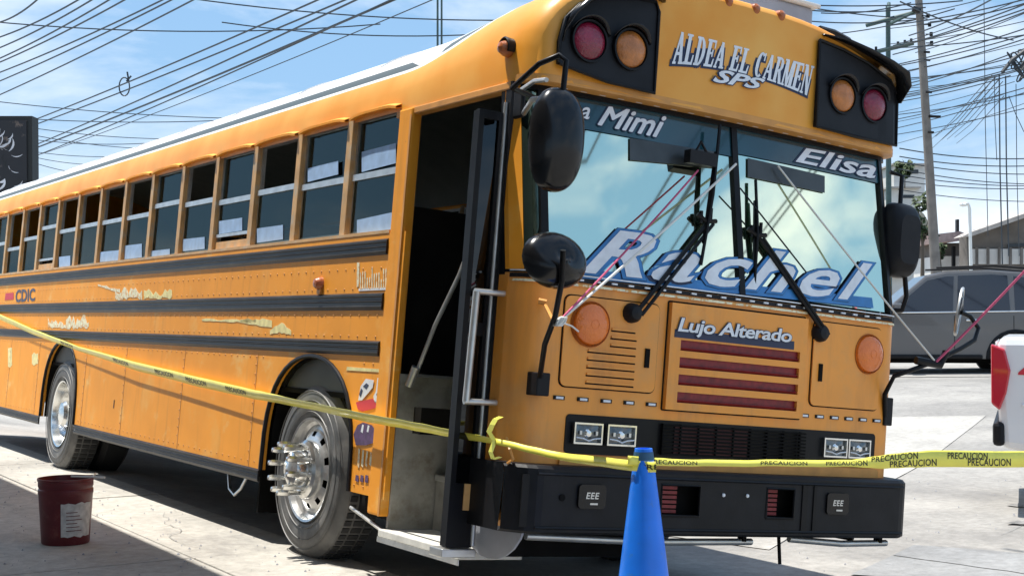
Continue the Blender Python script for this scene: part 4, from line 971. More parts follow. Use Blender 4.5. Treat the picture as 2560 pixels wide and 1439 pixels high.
# small grey lettering at the rear of the side
def smap(px, off):
    P = [SX(x, y, -HW-off) for x, y in px]
    def f(u, v, d):
        y = (P[0].y*(1-u)+P[1].y*u)*v+(P[3].y*(1-u)+P[2].y*u)*(1-v); z = (P[0].z*(1-u)+P[1].z*u)*v+(P[3].z*(1-u)+P[2].z*u)*(1-v); return Vector((-HW-d, y, z))
    return f
put_text('lettering', 'CDIC', 'navy_let', bus, smap([(40, 724), (88, 720), (88, 752), (38, 756)], .017), .018, .03, 0, 1.0)
squad('faded_red_mark', 'red_print', [(14, 733), (34, 731), (34, 748), (12, 750)])
# ribbed white side plate near the door with worn print
for k in range(13):
    x = 900+k*5.8; y = 724-k*.25; h = 44+(k % 3)*6-(k % 5)*5
    squad('print_bar', 'cream', [(x, y), (x+2.6, y-.1), (x+2.8, y-h), (x+.2, y-h+.1)])
squad('print_bar', 'cream', [(893, 656), (899, 656), (897, 716), (892, 717)])
squad('print_bar', 'white_let', [(897, 721), (970, 718), (970, 724), (897, 727)])
# decal by the front wheel arch
def dec(material, pts, off=.0165): return squad('side_decal', material, pts, off)
dec('yellow_worn', [(866, 925), (950, 930), (950, 922), (868, 916)])
dec('white_let', [(896, 1000), (902, 965), (915, 946), (935, 950), (932, 968), (918, 985), (905, 1000)], .018)
dec('navy_let', [(908, 965), (916, 957), (922, 962), (916, 972)], .0195)
dec('navy_let', [(898, 985), (903, 970), (907, 975), (902, 992)], .0195)
dec('white_let', [(934, 990), (940, 978), (944, 944), (950, 944), (952, 980), (954, 1002), (944, 1010), (936, 1004)], .018)
dec('navy_let', [(941, 985), (944, 980), (948, 990), (944, 996)], .0195)
dec('red_print', [(890, 1005), (912, 1000), (932, 996), (950, 1014), (930, 1022), (906, 1028), (895, 1022)], .018)
dec('purple', [(884, 1085), (894, 1062), (908, 1055), (930, 1062), (942, 1080), (938, 1105), (915, 1112), (890, 1112)], .018)
dec('white_let', [(902, 1078), (906, 1060), (910, 1062), (907, 1082)], .0195)
dec('white_let', [(917, 1078), (920, 1062), (924, 1064), (921, 1080)], .0195)
for k in range(5): dec('cream', [(893+k*10, 1165-k*2), (897+k*10, 1120+k*3), (900+k*10, 1122+k*3), (898+k*10, 1168-k)], .018)
for k in range(4): dec('purple', [(888+k*12, 1200+k*2), (890+k*12, 1186), (897+k*12, 1188), (896+k*12, 1204+k)], .018)
# side marker on bracket
p = SX(797, 708, -HW-.03)
mb = MB(); mb.lathe([(0, -.05), (.025, -.045), (.038, -.02), (.042, .01)], (-HW-.012, p.y, p.z), (1, 0, 0), 14); sm_ = mb.build('side_marker_light', 'amber_dark', bus, smooth=40)
mb = MB(); mb.box(-HW-.03, -HW-.013, p.y-.022, p.y+.022, 1.522, p.z-.02); mb.build('marker_bracket', 'orange_trim', sm_)
for (x, y) in ((285, 1010),):
    q = SX(x, y, -HW-.016); mb = MB(); mb.box(-HW-.018, -HW-.0155, q.y-.008, q.y+.010, q.z-.03, q.z+.035); mb.build('reflector_stub', 'seat', bus)
# --- wipers
def wiper(piv, elb, b0, b1, double=True):
    mb = MB(); pv, el, a, b = [FY(*q, yy_) for q, yy_ in ((piv, -.07), (elb, .0), (b0, .04), (b1, -.03))]
    off = Vector((.035, 0, -.005)) if double else Vector((.02, 0, 0))
    mb.tube([pv, el], .011, 6); mb.tube([pv+off, el+off], .009, 6); w = mb.build('wiper_arm', 'black', bus)
    mb = MB(); mb.tube([a, (a+b)/2+Vector((0, -.02, 0)), b], .009, 6); c = (a+b)/2; mb.obox(a+(b-a)*.2, a+(b-a)*.85, .016, .018)
    mb.build('wiper_blade', 'black', w)
    mb = MB(); mb.tube([el+Vector((-.07, 0, .03)), el+Vector((-.02, -.01, 0)), el+Vector((.05, 0, .01))], .012, 6); mb.tube([el+Vector((-.045, 0, .05)), el+Vector((-.045, 0, -.01))], .010, 6); mb.tube([el+Vector((.015, 0, .07)), el+Vector((.015, 0, 0))], .010, 6); mb.build('wiper_linkage', 'black', w)
    mb = MB(); mb.lathe([(.05, .02), (.045, -.02), (.03, -.04), (0, -.045)], (pv.x, pv.y+.03, pv.z), (0, 1, 0), 14); mb.build('wiper_pivot', 'blacksatin', w, smooth=30)
    return w
wiper((1590, 782), (1770, 555), (1800, 312), (1752, 662)); wiper((2060, 832), (1895, 590), (1889, 450), (1886, 712), True)
mb = MB(); a, b = FY(1850, 470, -.02), FY(2015, 680, -.05); mb.tube([a, b], .0045, 5); mb.build('wiper_hose', 'black', bus)
q = FY(1760, 400, .02); mb = MB(); mb.box(q.x-.11, q.x+.06, q.y-.03, q.y+.02, q.z-.03, q.z+.035); mb.tube([(q.x-.07, q.y-.02, q.z+.03), (q.x-.05, q.y-.03, q.z+.08), (q.x-.0, q.y-.02, q.z+.03)], .008, 6); mb.build('wiper_motor', 'blacksatin', bus, bevel=.01)
# --- mirrors (bus)
def ellipsoid(mb, c, rx, ry, rz, n=20, m_=12, y0=-1, y1=1):
    rows = []
    for i in range(m_+1):
        t = y0+(y1-y0)*i/m_; r = sqrt(max(0, 1-t*t)); rows.append([(c[0]+rx*r*cos(2*pi*j/n), c[1]+ry*t, c[2]+rz*r*sin(2*pi*j/n)) for j in range(n)])
    mb.grid(rows, close=True)
c = FY(1396, 348, -.32); mb = MB(); rows = []
for i in range(17):                              # tall convex shell, superellipse outline
    t = sin(pi/2*i/16); k = sqrt(max(0, 1-t**2.6)); rows.append([(c.x+.134*math.copysign(abs(cos(q))**.85, cos(q))*k, c.y+.03-.10*t, c.z+.228*math.copysign(abs(sin(q))**.85, sin(q))*(k*.9+.1*k*k)) for q in [2*pi*j/48 for j in range(48)]])
mb.grid(rows, close=True); mm = mb.build('side_mirror', 'gloss_black', bus, smooth=60)
mb = MB(); mb.add([(c.x+.130*cos(2*pi*j/28), c.y+.032, c.z+.222*sin(2*pi*j/28)) for j in range(28)], [tuple(range(28))]); mb.build('mirror_glass', 'chrome', mm)
mb = MB(); mb.tube([(c.x+.005, c.y+.0, c.z+.20), (c.x+.01, c.y, c.z+.345), (c.x-.02, c.y+.01, c.z+.365), (c.x-.07, c.y+.09, c.z+.33), (c.x-.10, c.y+.25, c.z+.24), (-1.20, .06, 2.40)], .013, 8); mb.build('mirror_arm', 'black', mm, smooth=60)
mb = MB(); mb.tube([(c.x+.01, c.y+.02, c.z+.19), (c.x-.06, c.y+.14, c.z+.18), (-1.23, .10, 2.33)], .013, 8); mb.tube([(-1.24, .12, 2.44), (-1.28, -.05, 2.45), (c.x-.02, c.y+.10, c.z+.27)], .011, 8); mb.build('mirror_brace', 'alu', mm, smooth=60)
mb = MB(); mb.box(-1.245, -1.222, .10, .18, 2.31, 2.45); mb.build('mirror_mount', 'blacksatin', mm, bevel=.01)
# cross-view mirror, left in picture
c2 = FY(1393, 650, -.42); mb = MB(); rows = []
for i in range(17):
    t = sin(pi/2*i/16); k = sqrt(max(0, 1-t**2.2)); rows.append([(c2.x+.158*cos(q)*k, c2.y+.03-.09*t+.02*sin(q), c2.z+.122*sin(q)*k+.0) for q in [2*pi*j/28 for j in range(28)]])
mb.grid(rows, close=True); m2 = mb.build('cross_view_mirror', 'gloss_black', bus, smooth=60)
mb = MB(); mb.add([(c2.x+.155*cos(2*pi*j/28), c2.y+.032+.02*sin(2*pi*j/28), c2.z+.119*sin(2*pi*j/28)) for j in range(28)], [tuple(range(28))]); mb.build('mirror_glass', 'chrome', m2)
P = [FY(1408, 625, -.54), FY(1405, 700, -.50), FY(1388, 790, -.40), FY(1362, 860, -.26), FY(1350, 940, -.06)]
mb = MB(); mb.tube(P, .0125, 8); mb.build('mirror_arm', 'black', m2, smooth=60)
P3 = FY(1350, 958, -.03); mb = MB(); mb.box(P3.x-.035, P3.x+.035, P3.y-.03, P3.y+.10, P3.z-.055, P3.z+.05); mb.build('mirror_mount', 'blacksatin', m2, bevel=.006)
P4, P5 = FY(1362, 760, -.02), FY(1385, 805, -.38); mb = MB(); mb.tube([P4, P5], .008, 6); mb.tube([FY(1346, 752, -.02), FY(1366, 756, -.04)], .014, 6); mb.build('mirror_stay', 'orange_trim', m2)
# right-hand mirrors
c3 = FY(2256, 600, .06); mb = MB(); rows = []
for i in range(9):
    t = i/8; k = 1-t**3*.35; rows.append([(c3.x+.115*math.copysign(abs(cos(q))**.5, cos(q))*k, c3.y+.05-.11*t, c3.z+.205*math.copysign(abs(sin(q))**.5, sin(q))*k) for q in [2*pi*j/28 for j in range(28)]])
mb.grid(rows, close=True); mb.add(rows[-1], [tuple(range(28))]); m3 = mb.build('side_mirror', 'blacksatin', bus, smooth=50)
mb = MB(); mb.tube([FY(2262, 690, .1), FY(2266, 740, .1), FY(2255, 775, .1), FY(2225, 775, .15)], .014, 8); mb.build('mirror_arm', 'black', m3, smooth=60)
mb = MB(); mb.tube([FY(2250, 520, .1), FY(2255, 440, .12), FY(2225, 430, .15)], .013, 8); mb.build('mirror_arm', 'black', m3, smooth=60)
c4 = FY(2398, 778, -.10); c4.x = c4.x
def rmir(mb, dy, s):
    rows = []
    for i in range(7):
        t = i/6; k = sqrt(max(0, 1-t**2.2)); rows.append([(c4.x+.075*cos(q)*k*s-.09*t*.5+.02*sin(q), c4.y+dy-.05*t+.06*cos(q)*k, c4.z+.125*sin(q)*k*s) for q in [2*pi*j/24 for j in range(24)]])
    mb.grid(rows, close=True)
mb = MB(); rmir(mb, 0, 1); m4 = mb.build('cross_view_mirror', 'gloss_black', bus, smooth=60)
mb = MB(); mb.tube([(c4.x+.078*cos(q)+.02*sin(q), c4.y+.06*cos(q), c4.z+.128*sin(q)) for q in [2*pi*j/24 for j in range(25)]], .009, 6); mb.build('mirror_rim', 'alu', m4, smooth=60)
Pj = FY(2332, 905, -.16)
mb = MB(); mb.tube([FY(2212, 1040, .0), FY(2212, 985, -.02), FY(2235, 940, -.08), Pj, FY(2400, 872, -.16), FY(2436, 850, -.14), FY(2446, 820, -.12), FY(2425, 790, -.10), FY(2402, 780, -.10)], .013, 8); mb.build('mirror_arm', 'black', m4, smooth=60)
mb = MB(); q = FY(2212, 1030, .02); mb.box(q.x-.03, q.x+.03, q.y-.03, q.y+.10, q.z-.07, q.z+.08); mb.build('mirror_mount', 'blacksatin', m4, bevel=.006)
mb = MB(); mb.tube([FY(2290, 900, -.13), FY(2350, 912, -.17), FY(2365, 880, -.17)], .022, 8); mb.build('mirror_clamp', 'black', m4, smooth=60)
# roof gear
qa, qb = FY(1885, 8, .7), FY(2035, 26, .7); mb = MB(); mb.box(qa.x-.15, qb.x, .7, 1.25, 3.0, qb.z+.01); mb.build('roof_hatch', 'greyplate', bus, bevel=.02)
mb = MB(); mb.box(qa.x-.18, qb.x+.03, .67, 1.28, qb.z+.01, qb.z+.035); mb.build('roof_hatch_lid', 'plaster', bus, bevel=.01)
mb = MB(); mb.tube([FY(2048, 74, .30), FY(2085, 84, .30), FY(2122, 104, .30)], .022, 6); mb.build('roof_bar', 'black', bus)
# ropes tying mirrors and wipers: things of their own
def rope(name, a, b, r, material, label, sag=.01):
    a, b = toW(a), toW(b); pts = []
    for i in range(13):
        t = i/12; p = a.lerp(b, t); p.z -= sag*4*t*(1-t); pts.append(p)
    mb = MB(); mb.tube(pts, r, 6); return tag(mb.build(name, material, None, smooth=60), label, 'rope')
tie = FY(1397, 803, -.38)
rope('rope', FY(1840, 410, .03), tie, .0065, 'rope', 'white rope stretched from windshield centre to the round black mirror arm')
rope('rope', FY(1745, 426, .02), tie+Vector((.01, 0, .01)), .0050, 'rope_red', 'pink rope stretched over the windshield beside the white rope')
rope('rope', FY(1945, 415, .06), Pj+Vector((0, -.01, .01)), .0055, 'rope', 'white rope running down from the windshield top to the right mirror arm')
rope('rope', FY(2640, 592, -.6), Pj+Vector((.01, -.01, .0)), .0075, 'rope_red', 'pink rope running from the right mirror arm out of the picture')
kn = MB(); t_ = toW(tie)
for k in range(5): kn.tube([t_+Vector((.025*cos(a+k), -.02*sin(k*2), .018*sin(a*1.5+k))) for a in [i*pi/4 for i in range(7)]], .006, 5)
kn.tube([t_, t_+Vector((.06, -.01, -.02)), toW(FY(1446, 828, -.36))], .004, 5); tag(kn.build('rope_knot', 'rope', None, smooth=60), 'knotted white rope end tied round the round mirror arm', 'knot')

# ================================================================== TAPE
def tape(pts, widths, wdirs, label, texts, twist=0):
    """pts world points; wdirs width directions"""
    n = 14; P = []; Wd = []; Di = []
    for i in range(len(pts)-1):
        m_ = n if i < len(pts)-2 else n+1
        for k in range(m_):
            t = k/n; P.append(pts[i].lerp(pts[i+1], t)); Wd.append(widths[i]*(1-t)+widths[i+1]*t); Di.append(wdirs[i].lerp(wdirs[i+1], t).normalized())
    # smooth sag and ripple
    rows = []
    for i, p in enumerate(P):
        r = .004*noise.noise(Vector((i*.23, 1.3, len(label))))
        q = p+Vector((0, 0, r)); rows.append([q-Di[i]*Wd[i]/2, q+Vector((0, 0, 0)), q+Di[i]*Wd[i]/2])
    mb = MB(); mb.grid([[tuple(v) for v in r] for r in rows]); o = mb.build('barrier_tape', 'tape', None, smooth=60, solid=.0012)
    tag(o, label, 'tape', None)
    L_ = [0]
    for i in range(len(P)-1): L_.append(L_[-1]+(P[i+1]-P[i]).length)
    def at(s):
        s = max(0, min(L_[-1]-1e-5, s))
        j = max(k for k in range(len(L_)) if L_[k] <= s); j = min(j, len(P)-2); t = (s-L_[j])/(L_[j+1]-L_[j]); a, b = rows[j], rows[j+1]
        return a[0].lerp(b[0], t), a[2].lerp(b[2], t)
    nrm = None
    for (s0, ln, flip, v0, v1) in texts:
        v, f = text_tris('PRECAUCION', .015, 0, 1.05); X0, X1 = min(p[0] for p in v), max(p[0] for p in v); out = []
        for p in v:
            u = (p[0]-X0)/(X1-X0); w = v0+(v1-v0)*p[1]/.72
            a, b = at(s0+ln*u)
            q = a.lerp(b, w); nn = (b-a).cross(at(s0+ln*u+.02)[0]-a)
            nn = nn.normalized() if nn.length > 1e-9 else Vector((0, -1, 0))
            if nn.dot(CW-q) < 0: nn = -nn
            out.append(q+nn*.002)
        t2 = MB(); t2.add(out, f); t2.build('tape_print', 'tapetext', o, recalc=False)
    return o
up = Vector((0, 0, 1))
px = [(-160, 735), (0, 792), (80, 828), (200, 872), (340, 915), (500, 955), (640, 986), (760, 1010), (900, 1040), (1060, 1070), (1236, 1102)]
X_ = [-1.262]*4+[-1.268, -1.27, -1.275, -1.285, -1.29, -1.30, -1.245]
pts = [toW(SX(x, y, X)) for (x, y), X in zip(px, X_)]
pts[-1] = toW(FY(1236, 1102, .03))
wd_ = [up+Vector((-.25, 0, 0))]*7+[up+Vector((-.6, 0, 0))]*4
tape(pts, [.07, .07, .062, .045, .072, .072, .062, .052, .058, .052, .034], wd_, 'yellow caution tape stretched along the side of the bus', [(9.3, .42, 0, .25, .75), (10.0, .42, 0, .25, .75), (8.2, .42, 0, .25, .75), (10.8, .36, 0, .25, .75), (6.5, .42, 0, .25, .75)])
CD = 5.6; cone_xy = Pd(1609, 1160, CD)
k0 = toW(FY(1236, 1102, .0)); e0 = Pd(1580, 1163, CD-.03)
back = Vector((.25, .35, .9))
tape([k0, Pd(1400, 1140, 6.05), e0, Pd(1640, 1167, CD-.05)], [.028, .035, .042, .042], [back, back, up, up], 'yellow caution tape between the bus corner and the blue cone', [(.95, .3, 0, .25, .75)])
tape([Pd(1570, 1150, CD-.055), Pd(1700, 1156, CD+.05), Pd(1900, 1157, CD+.2), Pd(2130, 1158, CD+.35), Pd(2215, 1152, CD+.4), Pd(2330, 1146, CD+.5), Pd(2560, 1147, CD+.7), Pd(2900, 1150, CD+1.0)], [.035, .028, .028, .030, .060, .072, .072, .072], [up, back, back, back, up, up, up, up], 'yellow caution tape running right from the blue cone', [(.10, .22, 0, .2, .8), (.62, .22, 0, .2, .8), (.93, .2, 0, .2, .8), (1.15, .24, 0, .55, .98), (1.24, .25, 0, .08, .50), (1.55, .22, 0, .5, .9), (1.66, .24, 0, .1, .55)])
# knot and loose end at the corner
mb = MB(); kp = [k0, toW(FY(1222, 1080, .0)), toW(FY(1230, 1062, -.02)), toW(FY(1238, 1048, -.01)), toW(FY(1252, 1042, .0))]
mb.grid([[tuple(p+Vector((-.012, 0, .004))), tuple(p+Vector((.012, -.004, 0)))] for p in kp])
kp = [k0, toW(FY(1226, 1130, -.02)), toW(FY(1232, 1148, -.02)), toW(FY(1250, 1142, -.03))]
mb.grid([[tuple(p+Vector((-.010, 0, .004))), tuple(p+Vector((.010, -.004, 0)))] for p in kp])
tag(mb.build('tape_knot', 'tape', None, solid=.002), 'yellow tape knot with a loose end at the bus corner', 'tape knot')

# ================================================================== CONE
cx, cy = cone_xy.x, cone_xy.y; cz = gz(cx, cy); H = Pd(1612, 1120, CD).z-cz
cone = empty('traffic_cone', (cx, cy, cz), 'tall plain blue cone holding the tape in front of the bus bumper', 'cone')
r_t = 22/FOC*CD; slope = (40.5/319); 
def cr_(z): return r_t+(H-z)*slope
prof = [(.0, H-.03), (r_t*.72, H-.03), (r_t*.78, H), (r_t, H), (r_t+.001, H-.008)]+[(cr_(z), z) for z in [H-.02-i*(H-.06)/14 for i in range(15)]]+[(cr_(.04)+.008, .035)]
mb = MB(); mb.lathe(prof, (0, 0, 0), (0, 0, 1), 40); mb.build('cone_body', 'blue', cone, smooth=40)
mb = MB(); mb.prism(rrect(-.21, .21, -.21, .21, .05), lambda u, v, d: Vector((u, v, d)), 0, .035); mb.build('cone_base', 'blue', cone, bevel=.006)
mb = MB(); mb.lathe([(cr_(H-.012)+.001, H-.055), (cr_(H-.03)+.003, H-.04), (cr_(H-.012)+.0015, H-.012)], (0, 0, 0), (0, 0, 1), 40); mb.build('cone_collar', mat('dull blue collar', (.03, .11, .22), .6), cone, smooth=40)

# ================================================================== BUCKET
bx, by = -2.22, 3.42; bzz = .118
bk = empty('bucket', (bx, by, bzz), 'dirty maroon plastic bucket with a torn paper label on the pavement', 'bucket')
S_ = .385
mb = MB(); mb.lathe([(0, .004), (.135, .0), (.142, .01), (.160, .30), (.163, .305), (.163, .33), (.158, .335), (.160, .345), (.163, .35), (.163, .38), (.168, .383), (.168, .397), (.158, .397), (.152, .32), (.132, .015), (0, .012)], (0, 0, 0), (0, 0, 1), 40); mb.build('bucket_body', 'maroon', bk, smooth=35)
va = atan2(CW.y-by, CW.x-bx)
def cyl(a0, a1, z0, z1, off, name, material, parent, n=10, jag=0):
    rows = []
    for i in range(n+1):
        a = va+a0+(a1-a0)*i/n; j = jag*noise.noise(Vector((i*1.1, 2, 3)))
        rows.append([((.142+.018*z/.3+off)*cos(a), (.142+.018*z/.3+off)*sin(a), z) for z in (z0-j, z1+j)])
    mb = MB(); mb.grid(rows); return mb.build(name, material, parent, smooth=60)
lb = cyl(-.18, 1.15, .055, .255, .0025, 'paper_label', 'paper', bk, jag=.02)
for k in range(6): cyl(.02, .45+.1*(k % 3), .20-k*.022, .2045-k*.022, .004, 'label_print', 'maroon', lb)
mb = MB(); mb.tube([(.165*cos(va+1.5+.12*i)*(1+.0), .165*sin(va+1.5+.12*i), .40+.0*i) for i in range(3)]+[(.165*cos(va+2.2)+.05, .165*sin(va+2.2)+.02, .405)], .004, 5); mb.build('bucket_handle', 'alu', bk)
st = MB(); a = Pd(178, 1190, (Vector((bx, by, 0))-CW).dot(fw)+.05); b_ = Pd(262, 1193, (Vector((bx, by, 0))-CW).dot(fw)); st.tube([a, b_], .007, 6); tag(st.build('stick', 'rope', None), 'thin pale stick lying across the rim of the bucket', 'stick')

# ================================================================== CARS
def ccar(name, loc, rz, label, cat): return empty(name, loc, label, cat, rz)
def car_wheel(par, x, y, r, w, sg):
    mb = MB(); mb.lathe([(r*.62, .0), (r*.9, .01), (r, -.02), (r, -w), (r*.6, -w)], (x, y, r), (0, sg, 0), 32); t = mb.build('wheel', 'tread', par, smooth=30)
    mb = MB(); mb.lathe([(r*.64, .005), (r*.60, -.03), (r*.2, -.02), (0, .0)], (x, y, r), (0, sg, 0), 24); rm = mb.build('rim', 'alu', t, smooth=30)
    for k in range(5):
        a = 2*pi*k/5+.3; mb = MB(); mb.obox((x+.06*cos(a), y+sg*.004, r+.06*sin(a)), (x+r*.58*cos(a), y+sg*.004, r+r*.58*sin(a)), .05, .02, (0, 1, 0)); mb.build('spoke', 'alu', rm)
# local car frame: +x to the rear, near side at y = -w/2
def suv():
    dep = 24.8
    base = Pd(2512, 936, dep); z0 = gz(base.x, base.y)
    # face: +x local along the picture's right, slightly towards the camera
    d = (rt*math.cos(radians(8))-fw*math.sin(radians(8))); d.z = 0; rz = atan2(d.y, d.x)
    zc = Pd(2512, 940, dep).z
    o = ccar('parked_suv', (base.x, base.y, zc), rz, 'dark grey SUV standing across the road behind the tape and mirror', 'suv')
    # origin at rear axle; front towards -x
    W2 = .93; WBs = 2.75
    low = [(.95, .42), (.98, .70), (.93, 1.08), (.80, 1.13), (-2.15, 1.07), (-3.2, 1.00), (-3.62, .85), (-3.70, .55), (-3.6, .35), (-3.2, .30)]
    def arch(xc, r=.44): return [(xc-r*cos(pi*i/12), .33+r*1.02*sin(pi*i/12)) for i in range(13)]
    poly = [(.95, .36)]+[(x, z) for x, z in reversed(arch(0))]+[(x, z) for x, z in reversed(arch(-WBs))]+[(-3.6, .36)]+list(reversed(low[:-1]))[1:]
    bm = bmesh.new(); vs = [bm.verts.new((x, -W2, z)) for x, z in poly]; f = bm.faces.new(vs); tri = bmesh.ops.triangulate(bm, faces=[f]); ex = bmesh.ops.extrude_face_region(bm, geom=bm.faces[:])
    for v in ex['geom']:
        if isinstance(v, bmesh.types.BMVert): v.co.y = W2
    bmesh.ops.recalc_face_normals(bm, faces=bm.faces); me = bpy.data.meshes.new('body'); bm.to_mesh(me); bm.free(); me.materials.append(M['suv'])
    b = bpy.data.objects.new('body', me); C.objects.link(b); b.parent = o; bv = b.modifiers.new('b', 'BEVEL'); bv.width = .05; bv.segments = 3; bv.limit_method = 'ANGLE'; bv.angle_limit = radians(40)
    # greenhouse
    side = [(.86, 1.08), (.70, 1.62), (.45, 1.78), (-.4, 1.84), (-1.1, 1.82), (-1.45, 1.74), (-2.25, 1.06)]
    mb = MB(); k = len(side)
    def gw(z): return W2-.03-(z-1.06)*.22
    mb.add([(x, -gw(z), z) for x, z in side]+[(x, gw(z), z) for x, z in side], [tuple(range(k)), tuple(range(k, 2*k))]+[(i, (i+1) % k, k+(i+1) % k, k+i) for i in range(k)]); mb.build('cabin', 'suv', o, bevel=.04)
    for name, q in (('window', [(-2.05, 1.13), (-1.42, 1.66), (-1.10, 1.73), (-.98, 1.73), (-1.02, 1.13)]), ('window', [(-.95, 1.13), (-.91, 1.74), (-.35, 1.76), (-.10, 1.74), (-.08, 1.13)]), ('window', [(0.0, 1.15), (0, 1.73), (.40, 1.68), (.62, 1.55), (.74, 1.18)])):
        for sg in (-1, 1):
            mb = MB(); mb.prism(q, lambda u, v, dd: Vector((u, sg*(gw(v)+dd), v)), 0, .006); mb.build(name, 'carglass', o)
    mb = MB(); mb.tube([(-2.1, -gw(1.1)-.008, 1.105), (.75, -gw(1.1)-.008, 1.14)], .014, 6); mb.build('belt_moulding', 'chrome', o)
    for x in (-.72, .22): mb = MB(); mb.tube([(x-.09, -W2-.025, .98), (x+.09, -W2-.025, .985)], .017, 6); mb.build('door_handle', 'chrome', o)
    for x in (-1.0, -.03): mb = MB(); mb.box(x-.005, x+.005, -W2-.0025, -W2+.004, .42, 1.06); mb.build('door_gap', 'dark', o)
    for sg in (-1, 1):
        mb = MB(); mb.tube([(-1.25, sg*.64, 1.88), (-.3, sg*.64, 1.91), (.55, sg*.64, 1.84)], .018, 6); mb.build('roof_rail', 'black', o)
        for xc in (0, -WBs):
            car_wheel(o, xc, sg*(W2-.02), .37, .24, sg)
            mb = MB(); mb.tube([(x, sg*(W2+.004), z) for x, z in arch(xc, .46)], .035, 6); mb.build('arch_flare', 'black', o, smooth=60)
            mb = MB(); mb.box(xc-.42, xc+.42, min(sg*.62, sg*.64), max(sg*.62, sg*.64), .33, .80); mb.build('wheel_well_liner', 'dark', o)
    mb = MB(); mb.box(-2.2, -.55, -W2-.07, -W2+.02, .33, .40); mb.build('running_board', 'black', o, bevel=.02)
    mb = MB(); mb.box(-2.05, -1.86, -W2-.20, -W2-.02, 1.10, 1.27); mb.build('door_mirror', 'suv', o, bevel=.04)
    mb = MB(); mb.box(.80, .96, -W2-.005, -.55, .85, 1.12); mb.build('tail_light', 'tail_red', o, bevel=.02)
    mb = MB(); mb.box(-3.5, .95, -.7, .7, .25, .38); mb.build('underbody', 'dark', o)
suv()
def pickup():
    dep = 11.5; base = Pd(2492, 1100, dep); zg = gz(base.x, base.y)
    d = (rt*math.cos(radians(20))-fw*math.sin(radians(20))); d.z = 0; rz = atan2(d.y, d.x)
    o = ccar('pickup_truck', (base.x, base.y, zg), rz, 'white pickup truck tail with red lamp cut off by the right edge', 'pickup')
    # local: tail at x=0, front +x; near side y=-.9
    def hgt(y): return (Pd(2520, y, dep).z-zg)
    zt = hgt(838); zb = hgt(1090); za = hgt(985)
    body = [(0.05, .50), (.02, .9), (.03, zt), (2.0, zt), (2.05, 1.75), (2.9, 1.78), (3.6, 1.15), (4.9, 1.05), (5.0, .6), (4.5, .45), (.5, .45)]
    mb = MB(); mb.prism(body, lambda u, v, dd: Vector((u, dd, v)), -.88, .88); mb.build('body', 'white_car', o, bevel=.06)
    mb = MB(); mb.prism([(2.15, 1.25), (2.15, 1.68), (2.85, 1.70), (3.4, 1.22)], lambda u, v, dd: Vector((u, dd, v)), -.885, .885); mb.build('window', 'carglass', o)
    for sg in (-1, 1):
        pr = [(.0, zt-.05), (.10, zt-.09), (.14, zt-.25), (.11, zt-.42), (.06, zt-.55), (.0, zt-.50)]
        mb = MB(); mb.prism(pr, lambda u, v, dd: Vector((u-.02, sg*dd, v)), .70, .91); mb.build('tail_light', 'tail_red', o, bevel=.015)
        for xc in (1.15, 4.2): car_wheel(o, xc, sg*.86, .37, .24, sg)
        mb = MB(); mb.tube([(1.15-.46*cos(pi*i/12), sg*.885, .35+.46*sin(pi*i/12)) for i in range(13)], .03, 6); mb.build('arch_flare', 'white_car', o, smooth=60)
        mb = MB(); mb.prism([(1.15-.43*cos(pi*i/12), .35+.43*sin(pi*i/12)) for i in range(13)], lambda u, v, dd: Vector((u, sg*dd, v)), .5, .8825); mb.build('wheel_well', 'dark', o)
    mb = MB(); mb.box(-.012, .075, -.893, .893, .52, .70); mb.build('rear_bumper', 'blacksatin', o, bevel=.03)
    mb = MB(); mb.tube([(.2, -.885, .83), (3.3, -.885, .80)], .012, 6); mb.build('side_crease', 'white_car', o)
    mb = MB(); mb.box(.005, .014, -.62, .62, .80, zt-.04); mb.build('tailgate', 'white_car', o, bevel=.01)
    v, f = text_tris('4x4', .02, .2, 1.); X0 = min(p[0] for p in v)
    mb = MB(); mb.add([(.17+(p[0]-X0)*.26, -.8865, zt-.33+p[1]*.24) for p in v], f); mb.build('lettering', 'red_print', o, recalc=False)
pickup()

# ================================================================== BACKGROUND RIGHT
def pole(name, x0, y0, x1, y1, dep, r0, r1, material, label, cat='pole'):
    a = Pd(x0, y0, dep); b = Pd(x1, y1, dep); a = a-(b-a)*0; g = gz(a.x, a.y)
    d = (b-a); a2 = a-d*((a.z-g)/d.z)
    o = empty(name, a2, label, cat); mb = MB(); mb.tube([Vector((0, 0, 0))+(a2-a2)]+[(a2.lerp(b, t)-a2) for t in (.25, .5, .75, 1)], [r0+(r1-r0)*t for t in (0, .25, .5, .75, 1)], 14); mb.build('pole_shaft', material, o, smooth=60)
    return o, a2, b
up1, a2, b2 = pole('utility_pole', 2337, 640, 2293, -60, 38, .145, .095, 'concrete_pole', 'thick weathered concrete utility pole right of the bus')
def addl(o, base, pts, r, name, material, n=6): mb = MB(); mb.tube([Vector(p)-base for p in pts], r, n); return mb.build(name, material, o, smooth=60)
addl(up1, a2, [Pd(2290, 28, 38), Pd(2225, 60, 37.5)], .05, 'cross_arm', 'pole_green')
addl(up1, a2, [Pd(2300, 28, 37.8), Pd(2282, 22, 37.8)], .08, 'clamp', 'blacksatin')
for x, y in ((2320, 40), (2324, 62), (2328, 86), (2329, 108)):
    addl(up1, a2, [Pd(x, y-5, 37.8), Pd(x, y+5, 37.8)], .045, 'insulator', 'black', 8)
    addl(up1, a2, [Pd(x-14, y, 37.9), Pd(x, y, 37.8)], .015, 'insulator_bracket', 'black')
addl(up1, a2, [Pd(2322, 291, 37.9), Pd(2352, 292, 37.8)], .035, 'step_bolt', 'black')
for y in (130, 150, 230, 330): addl(up1, a2, [Pd(2303+y*.05, y, 37.8), Pd(2318+y*.05, y+1, 37.8)], .03, 'band', 'blacksatin')
